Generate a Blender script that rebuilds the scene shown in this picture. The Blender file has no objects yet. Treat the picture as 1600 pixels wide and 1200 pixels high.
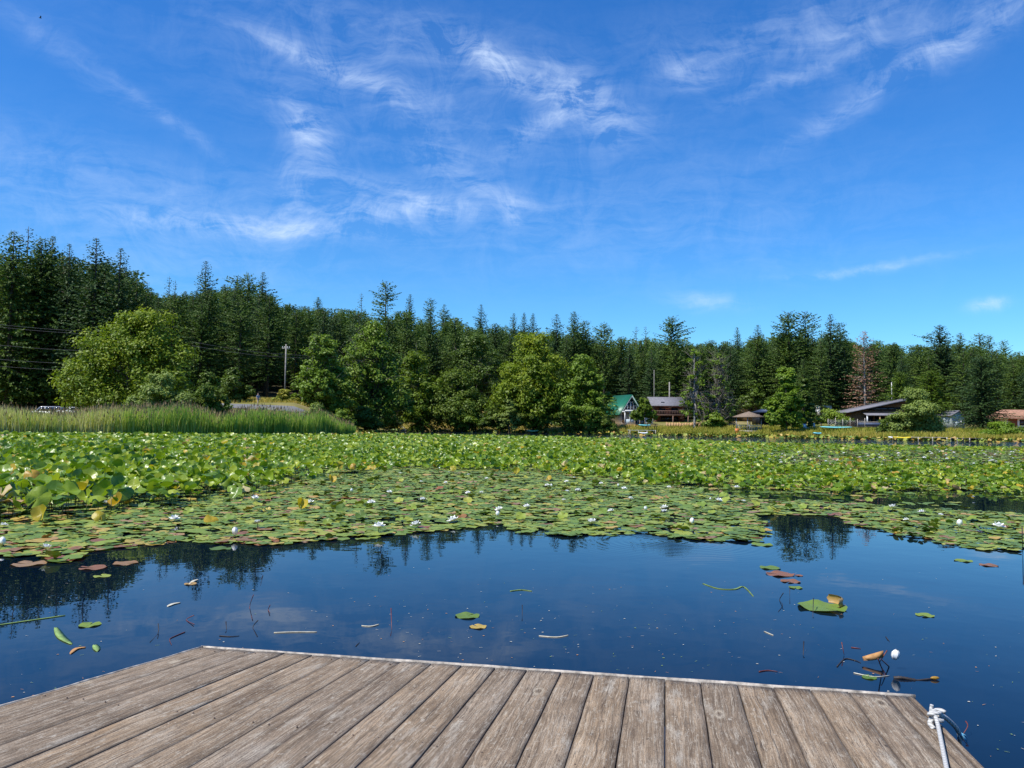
import bpy, math, random
import numpy as np
from mathutils import Vector, Matrix, Euler
R = math.radians
random.seed(7); rng = np.random.default_rng(7)
S = bpy.context.scene
COL = S.collection
# ------------------------------------------------------------ camera
CAMH, FPX, PITCH, ROLL = 1.70, 1220.0, math.atan(60.5/1220.0), 0.0105
CP = Vector((0, 0, CAMH))
fwd = Vector((0, math.cos(PITCH), math.sin(PITCH)))
r0 = Vector((1, 0, 0)); u0 = Vector((0, -math.sin(PITCH), math.cos(PITCH)))
cr = (r0*math.cos(ROLL) + u0*math.sin(ROLL)); cu = (u0*math.cos(ROLL) - r0*math.sin(ROLL))
cam = bpy.data.objects.new('camera', bpy.data.cameras.new('camera')); COL.objects.link(cam)
cam.matrix_world = Matrix(((cr.x, cu.x, -fwd.x, 0), (cr.y, cu.y, -fwd.y, 0), (cr.z, cu.z, -fwd.z, CAMH), (0, 0, 0, 1)))
cam.data.sensor_width = 36; cam.data.lens = FPX/1600*36; cam.data.clip_start = 0.05; cam.data.clip_end = 6000
S.camera = cam
def ray(px, py): return fwd + cr*((px-800)/FPX) - cu*((py-600)/FPX)
def ground(px, py, z=0.0):
    d = ray(px, py); t = (z-CAMH)/d.z; return CP + d*t
def at(px, py, D):
    d = ray(px, py); return CP + d*(D/d.y)
def hz(px): return 660.5 + (px-800)*0.0105
def project(x, y, z):                      # arrays -> photo pixels
    dx, dy, dz = x, y, z-CAMH
    f = dx*fwd.x+dy*fwd.y+dz*fwd.z; f = np.where(f > 0.01, f, 0.01)
    return 800+FPX*(dx*cr.x+dy*cr.y+dz*cr.z)/f, 600-FPX*(dx*cu.x+dy*cu.y+dz*cu.z)/f
# ------------------------------------------------------------ world
SUN_EL, SUN_AZ = 56.0, -122.0               # azimuth from the view direction, minus is to the left
W = bpy.data.worlds.new('World'); S.world = W; W.use_nodes = True
nt = W.node_tree; nt.nodes.clear(); N = nt.nodes.new; Lk = nt.links.new
sky = N('ShaderNodeTexSky'); sky.sky_type = 'NISHITA'; sky.sun_disc = False
sky.sun_elevation = R(SUN_EL); sky.sun_rotation = R(SUN_AZ); sky.altitude = 300; sky.air_density = 1.15; sky.dust_density = 0.25; sky.ozone_density = 3.0
hs = N('ShaderNodeHueSaturation'); hs.inputs['Saturation'].default_value = 1.27; hs.inputs['Value'].default_value = 1.0; hs.inputs['Hue'].default_value = 0.503
Lk(sky.outputs[0], hs.inputs['Color'])
gm = N('ShaderNodeMix'); gm.data_type = 'RGBA'; gm.blend_type = 'MULTIPLY'; gm.inputs['Factor'].default_value = 1; gm.inputs['B'].default_value = (.52, .95, 1.30, 1)
Lk(hs.outputs[0], gm.inputs['A'])
tc = N('ShaderNodeTexCoord'); sp = N('ShaderNodeSeparateXYZ'); Lk(tc.outputs['Generated'], sp.inputs[0])
def M(op, a, b=None, c=None, t=nt):
    n = t.nodes.new('ShaderNodeMath'); n.operation = op
    for i, v in enumerate((a, b, c)):
        if v is None: continue
        if isinstance(v, (int, float)): n.inputs[i].default_value = v
        else: t.links.new(v, n.inputs[i])
    return n.outputs[0]
az = M('ARCTAN2', sp.outputs[0], sp.outputs[1]); el = M('ARCSINE', sp.outputs[2])
cb = N('ShaderNodeCombineXYZ'); Lk(az, cb.inputs[0]); Lk(el, cb.inputs[1])
def noise(vec, scale, detail=4, rough=.55, t=nt, dist=0.0, col=False):
    n = t.nodes.new('ShaderNodeTexNoise'); n.inputs['Scale'].default_value = scale; n.inputs['Detail'].default_value = detail
    n.inputs['Roughness'].default_value = rough; n.inputs['Distortion'].default_value = dist
    if vec is not None: t.links.new(vec, n.inputs['Vector'])
    return n.outputs['Color' if col else 'Fac']
wn = noise(cb.outputs[0], 5.0, 5, .62, col=True)
vm = N('ShaderNodeVectorMath'); vm.operation = 'MULTIPLY_ADD'; Lk(wn, vm.inputs[0]); vm.inputs[1].default_value = (.07, .055, 0); vm.inputs[2].default_value = (-.035, -.0275, 0)
va = N('ShaderNodeVectorMath'); va.operation = 'ADD'; Lk(cb.outputs[0], va.inputs[0]); Lk(vm.outputs[0], va.inputs[1])
strokes = [  # photo x, y, half length, half width, tilt (deg, up to the right), strength
 (775,108,85,20,-22,.75),(905,150,62,30,-30,.8),(850,190,70,16,35,.5),(478,205,48,26,-50,.6),(465,275,75,26,80,.35),
 (395,357,190,12,2,.55),(590,335,140,13,6,.5),(640,312,120,22,-6,.42),(740,285,100,16,-16,.32),(480,85,110,13,-12,.36),(560,115,120,20,-15,.22),
 (268,185,90,9,-33,.24),(95,70,110,18,-28,.16),(110,290,260,60,-10,.2),(1070,105,38,22,-20,.42),(1245,112,110,11,14,.28),
 (1375,135,135,18,24,.36),(1310,45,120,16,12,.2),(1560,38,100,18,18,.26),(1350,420,95,6,3,.42),(1105,474,45,11,-10,.45),(1545,470,20,7,5,1.0),
 (800,332,24,14,-60,.4),(600,150,380,100,-10,.16),(1300,40,400,60,0,.12),(500,330,380,50,0,.12),(1050,330,420,90,0,.10),(640,60,200,36,-8,.18),(1450,60,180,40,15,.12),(930,400,500,60,0,.06),(150,440,300,80,0,.16),
 (600,140,60,12,-30,.3),(1180,60,120,26,15,.2),(960,200,60,26,0,.28),(690,230,60,26,-30,.25)]
tot = None
for (px, py, a, b, rot, st) in strokes:
    d = ray(px, py).normalized()
    mp = N('ShaderNodeMapping'); mp.vector_type = 'TEXTURE'; Lk(va.outputs[0], mp.inputs['Vector'])
    mp.inputs['Location'].default_value = (math.atan2(d.x, d.y), math.asin(d.z), 0)
    mp.inputs['Rotation'].default_value = (0, 0, R(rot)); mp.inputs['Scale'].default_value = (a/FPX, b/FPX, 1)
    dt = N('ShaderNodeVectorMath'); dt.operation = 'DOT_PRODUCT'; Lk(mp.outputs[0], dt.inputs[0]); Lk(mp.outputs[0], dt.inputs[1])
    e = M('EXPONENT', M('MULTIPLY', dt.outputs['Value'], -1.0))
    tot = M('MULTIPLY', e, st) if tot is None else M('MULTIPLY_ADD', e, st, tot)
mp = N('ShaderNodeMapping'); Lk(va.outputs[0], mp.inputs['Vector']); mp.inputs['Rotation'].default_value = (0, 0, R(14)); mp.inputs['Scale'].default_value = (5, 26, 1)
n1 = noise(mp.outputs[0], 1.6, 8, .66, dist=.6)
n2 = noise(va.outputs[0], 15, 9, .72, dist=1.1)
mod = M('MULTIPLY_ADD', M('SUBTRACT', M('ADD', n1, n2), 1.0), 4.6, 0.85)
cl = M('MULTIPLY', tot, M('MAXIMUM', mod, 0.12))
cl = M('MINIMUM', M('MULTIPLY', cl, 0.41), 0.7)
mxc = N('ShaderNodeMix'); mxc.data_type = 'RGBA'; Lk(cl, mxc.inputs['Factor']); Lk(gm.outputs['Result'], mxc.inputs['A']); mxc.inputs['B'].default_value = (6.2, 7.4, 9.2, 1)
bg = N('ShaderNodeBackground'); Lk(mxc.outputs['Result'], bg.inputs['Color']); bg.inputs['Strength'].default_value = 0.095
wo = N('ShaderNodeOutputWorld'); Lk(bg.outputs[0], wo.inputs['Surface'])
try: W.cycles.sampling_method = 'MANUAL'; W.cycles.sample_map_resolution = 256
except Exception: pass
# ------------------------------------------------------------ sun
sl = bpy.data.lights.new('sun', 'SUN'); sl.energy = 4.2; sl.angle = R(.53); sl.color = (1, .955, .88)
so = bpy.data.objects.new('sun', sl); COL.objects.link(so)
ce = math.cos(R(SUN_EL)); sd = Vector((math.sin(R(SUN_AZ))*ce, math.cos(R(SUN_AZ))*ce, math.sin(R(SUN_EL))))
so.rotation_euler = sd.to_track_quat('Z', 'Y').to_euler(); so.location = sd*50
vs = S.view_settings; vs.view_transform = 'Standard'; vs.look = 'None'; vs.gamma = 1; vs.exposure = 0.5; vs.use_curve_mapping = False
cy = S.cycles; cy.max_bounces = 6; cy.diffuse_bounces = 2; cy.glossy_bounces = 3; cy.transmission_bounces = 3; cy.transparent_max_bounces = 4
cy.caustics_reflective = False; cy.caustics_refractive = False
# ------------------------------------------------------------ helpers
def tag(o, label=None, cat=None, group=None, kind=None):
    if label: o['label'] = label
    if cat: o['category'] = cat
    if group: o['group'] = group
    if kind: o['kind'] = kind
    return o
def empty(name, loc=(0, 0, 0), rz=0.0, label=None, cat=None, group=None):
    o = bpy.data.objects.new(name, None); COL.objects.link(o); o.location = loc; o.rotation_euler = (0, 0, rz); o.empty_display_size = .2
    return tag(o, label, cat, group)
def nmesh(name, V, loops, sizes, mats, midx=None, smooth=False, rnd=None):
    me = bpy.data.meshes.new(name); V = np.asarray(V, np.float32); loops = np.asarray(loops, np.int32); sizes = np.asarray(sizes, np.int32)
    me.vertices.add(len(V)); me.vertices.foreach_set('co', V.ravel())
    me.loops.add(len(loops)); me.loops.foreach_set('vertex_index', loops)
    me.polygons.add(len(sizes)); st = np.concatenate(([0], np.cumsum(sizes)[:-1])).astype(np.int32)
    me.polygons.foreach_set('loop_start', st)
    try: me.polygons.foreach_set('loop_total', sizes)
    except Exception: pass
    for m in (mats if isinstance(mats, (list, tuple)) else [mats]): me.materials.append(m)
    if midx is not None: me.polygons.foreach_set('material_index', np.asarray(midx, np.int32))
    if smooth: me.polygons.foreach_set('use_smooth', np.ones(len(sizes), bool))
    if rnd is not None:
        a = me.attributes.new('rnd', 'FLOAT', 'FACE'); a.data.foreach_set('value', np.asarray(rnd, np.float32))
    me.update(calc_edges=True); me.validate(); return me
def link(name, me, parent=None, loc=None):
    o = bpy.data.objects.new(name, me); COL.objects.link(o)
    if parent: o.parent = parent
    if loc is not None: o.location = loc
    return o
class MB:
    def __init__(s): s.v = []; s.f = []; s.m = []; s.mats = []
    def mat(s, m):
        if m not in s.mats: s.mats.append(m)
        return s.mats.index(m)
    def add(s, vs_, fs, m):
        o = len(s.v); s.v += [tuple(v) for v in vs_]; i = s.mat(m)
        for f in fs: s.f.append([o+k for k in f]); s.m.append(i)
    def box(s, x0, x1, y0, y1, z0, z1, m, rot=0, c=(0, 0, 0)):
        p = [(x0,y0,z0),(x1,y0,z0),(x1,y1,z0),(x0,y1,z0),(x0,y0,z1),(x1,y0,z1),(x1,y1,z1),(x0,y1,z1)]
        if rot:
            ca, sa = math.cos(rot), math.sin(rot); p = [(c[0]+(q[0]-c[0])*ca-(q[1]-c[1])*sa, c[1]+(q[0]-c[0])*sa+(q[1]-c[1])*ca, q[2]) for q in p]
        s.add(p, [(0,3,2,1),(4,5,6,7),(0,1,5,4),(1,2,6,5),(2,3,7,6),(3,0,4,7)], m)
    def prism(s, poly, y0, y1, m):            # polygon in xz extruded along y
        n = len(poly); s.add([(a, y0, b) for a, b in poly]+[(a, y1, b) for a, b in poly],
            [tuple(range(n)), tuple(range(2*n-1, n-1, -1))]+[(i, n+i, n+(i+1) % n, (i+1) % n) for i in range(n)], m)
    def prismx(s, poly, x0, x1, m):           # polygon in yz extruded along x
        n = len(poly); s.add([(x0, a, b) for a, b in poly]+[(x1, a, b) for a, b in poly],
            [tuple(range(n)), tuple(range(2*n-1, n-1, -1))]+[(i, n+i, n+(i+1) % n, (i+1) % n) for i in range(n)], m)
    def hull(s, secs, m, cap=True):           # list of rings (same count)
        n = len(secs[0]); o = [p for r_ in secs for p in r_]; fs = []
        for k in range(len(secs)-1):
            for i in range(n): fs.append((k*n+i, k*n+(i+1) % n, (k+1)*n+(i+1) % n, (k+1)*n+i))
        if cap: fs += [tuple(range(n))[::-1], tuple((len(secs)-1)*n+i for i in range(n))]
        s.add(o, fs, m)
    def tube(s, pts, rad, m, n=6):
        pts = [Vector(p) for p in pts]; rads = list(rad)+[rad[-1]]*len(pts) if isinstance(rad, (list, tuple)) else [rad]*len(pts); secs = []
        for i, p in enumerate(pts):
            d = (pts[min(i+1, len(pts)-1)]-pts[max(i-1, 0)]).normalized()
            a = d.cross(Vector((0, 0, 1)) if abs(d.z) < .9 else Vector((1, 0, 0))).normalized(); b = d.cross(a)
            secs.append([tuple(p+(a*math.cos(2*math.pi*k/n)+b*math.sin(2*math.pi*k/n))*rads[i]) for k in range(n)])
        s.hull(secs, m)
    def mesh(s, name, smooth=False):
        return nmesh(name, s.v, [i for f in s.f for i in f], [len(f) for f in s.f], s.mats, s.m, smooth)
    def build(s, name, parent=None, loc=None, smooth=False): return link(name, s.mesh(name, smooth), parent, loc)
# ------------------------------------------------------------ materials
def newmat(name):
    m = bpy.data.materials.new(name); m.use_nodes = True; t = m.node_tree; t.nodes.clear()
    o = t.nodes.new('ShaderNodeOutputMaterial'); p = t.nodes.new('ShaderNodeBsdfPrincipled'); t.links.new(p.outputs[0], o.inputs[0]); return m, t, p, o
def ramp(t, fac, stops, interp='LINEAR'):
    n = t.nodes.new('ShaderNodeValToRGB'); n.color_ramp.interpolation = interp; e = n.color_ramp.elements
    while len(e) < len(stops): e.new(.5)
    for k, (p, c) in zip(e, stops): k.position = p; k.color = (*c, 1)
    t.links.new(fac, n.inputs[0]); return n.outputs[0]
def mixc(t, fac, a, b, mode='MIX'):
    n = t.nodes.new('ShaderNodeMix'); n.data_type = 'RGBA'; n.blend_type = mode
    for k, v in (('Factor', fac), ('A', a), ('B', b)):
        if isinstance(v, (int, float)): n.inputs[k].default_value = v
        elif isinstance(v, tuple): n.inputs[k].default_value = (*v, 1)
        else: t.links.new(v, n.inputs[k])
    return n.outputs['Result']
def plain(name, c, rough=.6, var=.18, scale=6, metal=0, spec=.4):
    m, t, p, o = newmat(name); g = t.nodes.new('ShaderNodeTexCoord')
    n = noise(g.outputs['Object'], scale, 4, .6, t)
    a = tuple(x*(1-var*1.6) for x in c); b = tuple(min(1, x*(1+var)) for x in c)
    t.links.new(ramp(t, n, [(.3, a), (.7, b)]), p.inputs['Base Color']); p.inputs['Roughness'].default_value = rough; p.inputs['Metallic'].default_value = metal
    p.inputs['Specular IOR Level'].default_value = spec; return m
def foliage(name, cols, trans=.3, rough=.5, nscale=.9, spec=.3, objmix=.6):
    """cols: list of colours along a random ramp, from face attribute, object random and noise"""
    m, t, p, o = newmat(name); g = t.nodes.new('ShaderNodeTexCoord'); oi = t.nodes.new('ShaderNodeObjectInfo')
    at_ = t.nodes.new('ShaderNodeAttribute'); at_.attribute_name = 'rnd'
    n = noise(g.outputs['Object'], nscale, 3, .6, t)
    f = M('MULTIPLY_ADD', oi.outputs['Random'], objmix, M('ADD', at_.outputs['Fac'], M('MULTIPLY', n, .35, t=t), t=t), t=t)
    f = M('MULTIPLY', f, 1.0/(1.35+objmix), t=t)
    k = len(cols); c = ramp(t, f, [(.08+.84*i/(k-1), c_) for i, c_ in enumerate(cols)])
    t.links.new(c, p.inputs['Base Color']); p.inputs['Roughness'].default_value = rough; p.inputs['Specular IOR Level'].default_value = spec
    tr = t.nodes.new('ShaderNodeBsdfTranslucent'); hc = mixc(t, 1.0, c, (1.15, 1.25, .5), 'MULTIPLY'); t.links.new(hc, tr.inputs['Color'])
    ms = t.nodes.new('ShaderNodeMixShader'); ms.inputs[0].default_value = trans; t.links.new(p.outputs[0], ms.inputs[1]); t.links.new(tr.outputs[0], ms.inputs[2]); t.links.new(ms.outputs[0], o.inputs[0])
    return m
M_FIR = foliage('fir_needles', [(0.039,0.077,0.019), (0.062,0.114,0.022), (0.098,0.157,0.024), (0.131,0.193,0.027)], .22, .6, .35)
M_FIRD = foliage('dark_fir_needles', [(0.034,0.071,0.022), (0.050,0.096,0.026), (0.074,0.125,0.027)], .18, .6, .4)
M_CEDAR = foliage('cedar_needles', [(0.076,0.139,0.014), (0.137,0.209,0.020), (0.198,0.265,0.025)], .28, .6, .5)
M_DEADF = foliage('dead_needles', [(0.162,0.086,0.050), (0.257,0.138,0.080), (0.324,0.190,0.120)], .1, .8, .5)
M_MAPLE = foliage('maple_leaves', [(0.075,0.127,0.013), (0.124,0.194,0.017), (0.199,0.269,0.019), (0.316,0.349,0.022)], .35, .5, .25)
M_ALDER = foliage('alder_leaves', [(0.072,0.133,0.015), (0.118,0.197,0.020), (0.179,0.266,0.024), (0.265,0.330,0.026)], .3, .5, .25)
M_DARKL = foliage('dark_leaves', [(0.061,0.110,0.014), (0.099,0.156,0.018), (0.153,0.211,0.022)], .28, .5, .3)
M_WILLOW = foliage('willow_leaves', [(.15,.21,.05), (.22,.29,.06), (.31,.37,.08)], .3, .55, .4)
M_BRIGHT = foliage('bright_leaves', [(0.076,0.150,0.014), (0.139,0.231,0.018), (0.215,0.312,0.021)], .36, .5, .4)
M_TWIG = foliage('pale_twigs', [(0.208,0.182,0.143), (0.364,0.325,0.260)], .0, .8, 1)
M_BARK = plain('bark', (.085, .068, .052), .9, .4, 3)
M_PALEB = plain('pale_bark', (.30, .28, .25), .85, .3, 3)
M_REED = foliage('reed_blades', [(.13,.26,.05), (.22,.37,.06), (.38,.50,.08), (.55,.58,.15), (.62,.58,.27)], .35, .55, .15, .3, 0)
M_SEED = foliage('reed_heads', [(0.168,0.108,0.060), (0.312,0.216,0.120), (0.408,0.312,0.180)], .2, .8, 1, .2, 0)
M_GRASS = foliage('bank_grass', [(0.117,0.172,0.019), (0.233,0.266,0.028), (0.378,0.358,0.047), (0.524,0.399,0.103)], .3, .6, .1, .3, 0)
# lily leaves
def leafmat(name, stops, rough, trans, spec=.5, veins=True):
    m, t, p, o = newmat(name); oi = t.nodes.new('ShaderNodeObjectInfo'); at_ = t.nodes.new('ShaderNodeAttribute'); at_.attribute_name = 'rnd'
    g = t.nodes.new('ShaderNodeTexCoord'); f = M('FRACT', M('ADD', at_.outputs['Fac'], M('MULTIPLY', oi.outputs['Random'], .999, t=t), t=t), t=t)
    c = ramp(t, f, stops); n = noise(g.outputs['Object'], 22, 4, .65, t); n2_ = noise(g.outputs['Object'], 7, 3, .6, t)
    c = mixc(t, M('MULTIPLY', n, .5, t=t), c, mixc(t, 1.0, c, (.55, .62, .6), 'MULTIPLY'))
    sp_ = M('MULTIPLY', M('GREATER_THAN', n, .66, t=t), M('GREATER_THAN', n2_, .5, t=t), t=t)
    c = mixc(t, M('MULTIPLY', sp_, .6, t=t), c, (.26, .17, .07))
    t.links.new(c, p.inputs['Base Color']); p.inputs['Roughness'].default_value = rough; p.inputs['Specular IOR Level'].default_value = spec
    bp = t.nodes.new('ShaderNodeBump'); bp.inputs['Strength'].default_value = .35; bp.inputs['Distance'].default_value = .01; t.links.new(noise(g.outputs['Object'], 30, 2, .5, t), bp.inputs['Height']); t.links.new(bp.outputs[0], p.inputs['Normal'])
    tr = t.nodes.new('ShaderNodeBsdfTranslucent'); t.links.new(mixc(t, 1.0, c, (1.25, 1.35, .45), 'MULTIPLY'), tr.inputs['Color'])
    ms = t.nodes.new('ShaderNodeMixShader'); ms.inputs[0].default_value = trans; t.links.new(p.outputs[0], ms.inputs[1]); t.links.new(tr.outputs[0], ms.inputs[2]); t.links.new(ms.outputs[0], o.inputs[0])
    return m
G0, G1, G2, G3 = (.085,.17,.012), (.17,.28,.018), (.27,.37,.025), (.42,.47,.045)
M_LEAF = leafmat('pond_lily_leaf_green', [(0, G0), (.35, G1), (.7, G2), (1, G3)], .33, .3, .5)
M_LEAFY = leafmat('pond_lily_leaf_yellow', [(0, (.42,.36,.03)), (.5, (.62,.44,.03)), (1, (.55,.30,.05))], .45, .35)
M_LEAFT = leafmat('pond_lily_leaf_tan', [(0, (.45,.36,.15)), (.5, (.50,.30,.14)), (1, (.60,.50,.25))], .55, .25)
M_PAD = leafmat('floating_pad_green', [(0, (.10,.165,.03)), (.35, (.155,.235,.035)), (.7, (.235,.30,.04)), (1, (.36,.37,.06))], .5, .06, .3)
M_PADR = leafmat('floating_pad_red', [(0, (.26,.085,.03)), (.5, (.28,.14,.04)), (1, (.34,.20,.08))], .4, .05)
M_PADY = leafmat('floating_pad_yellow', [(0, (.42,.34,.05)), (.5, (.50,.32,.06)), (1, (.38,.22,.08))], .45, .05)
M_STALK = plain('lily_stalk', (.11, .13, .045), .5, .3, 20)
M_PETAL, t_, p_, o_ = newmat('white_petal'); p_.inputs['Base Color'].default_value = (.86, .86, .80, 1); p_.inputs['Roughness'].default_value = .5
g_ = t_.nodes.new('ShaderNodeTexCoord'); t_.links.new(ramp(t_, noise(g_.outputs['Object'], 18, 3, .5, t_), [(.3, (.80,.80,.72)), (.6, (.90,.90,.87))]), p_.inputs['Base Color'])
M_STAM = plain('yellow_stamens', (.75, .52, .04), .6, .2, 40)
M_STEMR = plain('reddish_stem', (.17, .045, .03), .5, .3, 20)
M_STEMD = plain('dark_stem', (.035, .028, .025), .6, .3, 20)
M_STEMG = plain('green_blade', (.22, .33, .08), .5, .25, 12)
M_PALE = plain('pale_straw', (.55, .52, .40), .6, .2, 20)
M_DEADL = plain('dead_leaf', (.50, .26, .09), .7, .35, 12)
# water
M_WATER, t_, p_, o_ = newmat('lake_water')
p_.inputs['Base Color'].default_value = (.002, .007, .016, 1); p_.inputs['Roughness'].default_value = .0; p_.inputs['IOR'].default_value = 1.34; p_.inputs['Specular IOR Level'].default_value = .5
g_ = t_.nodes.new('ShaderNodeTexCoord'); pr = t_.nodes.new('ShaderNodeSeparateXYZ'); t_.links.new(g_.outputs['Object'], pr.inputs[0])
mr = t_.nodes.new('ShaderNodeMapRange'); t_.links.new(pr.outputs[1], mr.inputs[0]); mr.inputs[1].default_value = 45; mr.inputs[2].default_value = 90; mr.inputs[3].default_value = .0; mr.inputs[4].default_value = 1.0
ns = noise(g_.outputs['Object'], 1.1, 3, .5, t_); ns2 = noise(g_.outputs['Object'], 7, 2, .5, t_)
mp_ = t_.nodes.new('ShaderNodeMapping'); t_.links.new(g_.outputs['Object'], mp_.inputs[0]); mp_.inputs['Scale'].default_value = (1.2, 4, 1); nf = noise(mp_.outputs[0], 1.5, 3, .6, t_)
# a patch of ring ripples where a fish has just risen, right of the middle
c0 = ground(1045, 862); dx = M('SUBTRACT', pr.outputs[0], c0.x+.2, t=t_); dy = M('SUBTRACT', pr.outputs[1], c0.y+.9, t=t_)
rr = M('SQRT', M('ADD', M('MULTIPLY', dx, dx, t=t_), M('MULTIPLY', dy, dy, t=t_), t=t_), t=t_)
rg = M('MULTIPLY', M('SINE', M('MULTIPLY', rr, 52, t=t_), t=t_), M('EXPONENT', M('MULTIPLY', M('MULTIPLY', rr, rr, t=t_), -.8, t=t_), t=t_), t=t_)
ht = M('ADD', M('MULTIPLY', ns, .0028, t=t_), M('MULTIPLY', ns2, .00012, t=t_), t=t_)
ht = M('ADD', ht, M('MULTIPLY', rg, .0006, t=t_), t=t_)
ht = M('ADD', ht, M('MULTIPLY', M('MULTIPLY', nf, mr.outputs[0], t=t_), .06, t=t_), t=t_)
bp = t_.nodes.new('ShaderNodeBump'); bp.inputs['Strength'].default_value = 1; bp.inputs['Distance'].default_value = 1; t_.links.new(ht, bp.inputs['Height']); t_.links.new(bp.outputs[0], p_.inputs['Normal'])
# ground
M_GROUND, t_, p_, o_ = newmat('ground_soil_and_grass'); g_ = t_.nodes.new('ShaderNodeTexCoord'); p_.inputs['Roughness'].default_value = .95; p_.inputs['Specular IOR Level'].default_value = .1
n1_ = noise(g_.outputs['Object'], .09, 5, .6, t_); n2_ = noise(g_.outputs['Object'], 1.4, 6, .7, t_)
c_ = ramp(t_, n1_, [(.35, (.14,.17,.04)), (.5, (.27,.24,.08)), (.62, (.38,.29,.15))]); c_ = mixc(t_, M('MULTIPLY', n2_, .8, t=t_), c_, mixc(t_, 1.0, c_, (.45,.45,.42), 'MULTIPLY'))
sx = t_.nodes.new('ShaderNodeSeparateXYZ'); t_.links.new(g_.outputs['Object'], sx.inputs[0])
mr = t_.nodes.new('ShaderNodeMapRange'); t_.links.new(sx.outputs[2], mr.inputs[0]); mr.inputs[1].default_value = 4.5; mr.inputs[2].default_value = 6.5
c_ = mixc(t_, mr.outputs[0], c_, (.05, .045, .025)); t_.links.new(c_, p_.inputs['Base Color'])
M_ROAD = plain('road_asphalt', (.17, .17, .165), .9, .15, 2); M_DIRT = plain('dry_bank', (.42, .33, .20), .95, .35, .8)
# generic
M_WHITE = plain('white_paint', (.78, .79, .78), .5, .06, 3); M_LBLUE = plain('shade_blue_walls_and_kayak', (.52, .63, .70), .6, .1, 3); M_GROOF = plain('green_metal_roof', (.02, .16, .09), .4, .12, 2)  # pale blue puts shade into the white house walls; also colours a kayak
M_GLASS = plain('window_glass', (.015, .02, .028), .08, .2, 2, 0, .8); M_BROWN = plain('brown_log_wall', (.24, .075, .04), .75, .3, 2.5); M_GRAYR = plain('grey_shingle_roof', (.19, .185, .20), .85, .2, 3)
M_RUSTR = plain('reddish_brown_roof', (.36, .19, .12), .85, .25, 2.5); M_DARK = plain('dark_paint', (.02, .022, .03), .5, .2, 3); M_DBLUE = plain('dark_blue_paint', (.04, .065, .13), .5, .2, 3)
M_GREY = plain('grey_green_siding', (.36, .42, .40), .7, .1, 3); M_WOODW = plain('weathered_grey_wood', (.38, .34, .29), .85, .25, 5); M_CEDW = plain('cedar_siding', (.25, .115, .05), .7, .25, 3)
M_PAVR = plain('brown_shake_roof', (.23, .17, .12), .9, .25, 5); M_BALC = plain('brown_balcony_wood', (.20, .12, .085), .8, .2, 4); M_TAN = plain('tan_wood', (.50, .30, .14), .8, .25, 3); M_TURQ = plain('turquoise_plastic', (.22, .66, .68), .35, .08, 3); M_YEL = plain('yellow_plastic', (.80, .60, .04), .35, .08, 3); M_GRNP = plain('pale_green_plastic', (.30, .62, .36), .35, .08, 3)
M_ORAN = plain('orange_cloth', (.62, .20, .05), .6, .2, 3); M_METAL = plain('galvanised_steel', (.50, .51, .52), .4, .1, 5, .6); M_SILV = plain('silver_car_paint', (.42, .44, .46), .3, .05, 3, .3); M_TYRE = plain('tyre_rubber', (.02, .02, .02), .8, .1, 9)
M_SKIN = plain('skin', (.52, .33, .24), .6, .05, 9); M_SHIRT = plain('blue_grey_shirt', (.20, .26, .36), .8, .1, 9); M_PANT = plain('khaki_trousers', (.38, .32, .20), .85, .1, 9); M_HAIR = plain('dark_hair', (.04, .025, .02), .8, .1, 20)
M_WIRE = plain('weathered_cable', (.16, .16, .17), .7, .1, 5); M_LAMP = plain('red_lens', (.4, .02, .02), .3, .05, 5); M_PINK = plain('pale_pink_rope', (.5, .3, .25), .8, .1, 20)
# ------------------------------------------------------------ terrain
def zs(*a): return a
cols_px = {  # photo column: (depth D, height)
 -120: [(70,-1),(76,.2),(95,1.4),(108,2.1),(125,4),(160,9),(240,24),(420,44)],
 250: [(70,-1),(76,.2),(95,1.4),(108,2.1),(125,4),(160,9),(240,20),(420,40)],
 340: [(74,-1),(80,.2),(88,1.2),(97,3.0),(108,3.9),(125,5.2),(160,9),(240,18),(420,36)],
 460: [(76,-1),(82,.2),(88,1.0),(97,2.6),(108,3.9),(125,5.0),(160,8),(240,18),(420,32)],
 520: [(80,-1),(86,.2),(92,.6),(100,1.4),(112,2.5),(140,4.4),(170,8),(240,18),(420,32)],
 555: [(100,-1),(106,.2),(118,.6),(132,1.4),(145,2.5),(160,4.0),(175,7),(240,18),(420,32)],
 590: [(114,-1),(120,.2),(135,.5),(150,.9),(165,2.5),(190,7),(250,17),(420,32)],
 630: [(140,-1),(148,.2),(156,1.2),(165,2.5),(190,7),(250,17),(420,32)],
 700: [(138,-1),(146,.2),(154,1.2),(165,2.5),(190,7),(250,17),(420,32)],
 900: [(128,-1),(135,.2),(142,1.2),(155,2.5),(190,6),(250,14),(420,28)],
 1000: [(120,-1),(126,.2),(133,1.2),(146,2.4),(190,4),(250,9),(420,24)],
 1220: [(109,-1),(115,.2),(121,1.0),(135,2.0),(190,4),(260,8),(420,24)],
 1350: [(101,-1),(106,.2),(113,1.0),(126,1.7),(190,4),(260,8),(420,25)],
 1600: [(93,-1),(98,.2),(105,.8),(120,1.6),(170,3.5),(260,8),(420,25)],
 1720: [(90,-1),(95,.2),(103,.8),(118,1.6),(170,3.5),(260,8),(420,25)]}
AZ, PR = [], []
def prof(lst, k=1.0):
    r_ = [0]+[a*k for a, b in lst]+[1200, 4000]; z_ = [-1]+[b for a, b in lst]+[lst[-1][1]+4, lst[-1][1]-30]; return r_, z_
for px, lst in cols_px.items():
    a = math.atan((px-800)/FPX); AZ.append(a); PR.append(prof(lst, 1/math.cos(a)))
back = [(9,-1),(12,.5),(40,1.5),(120,9),(300,26)]
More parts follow.
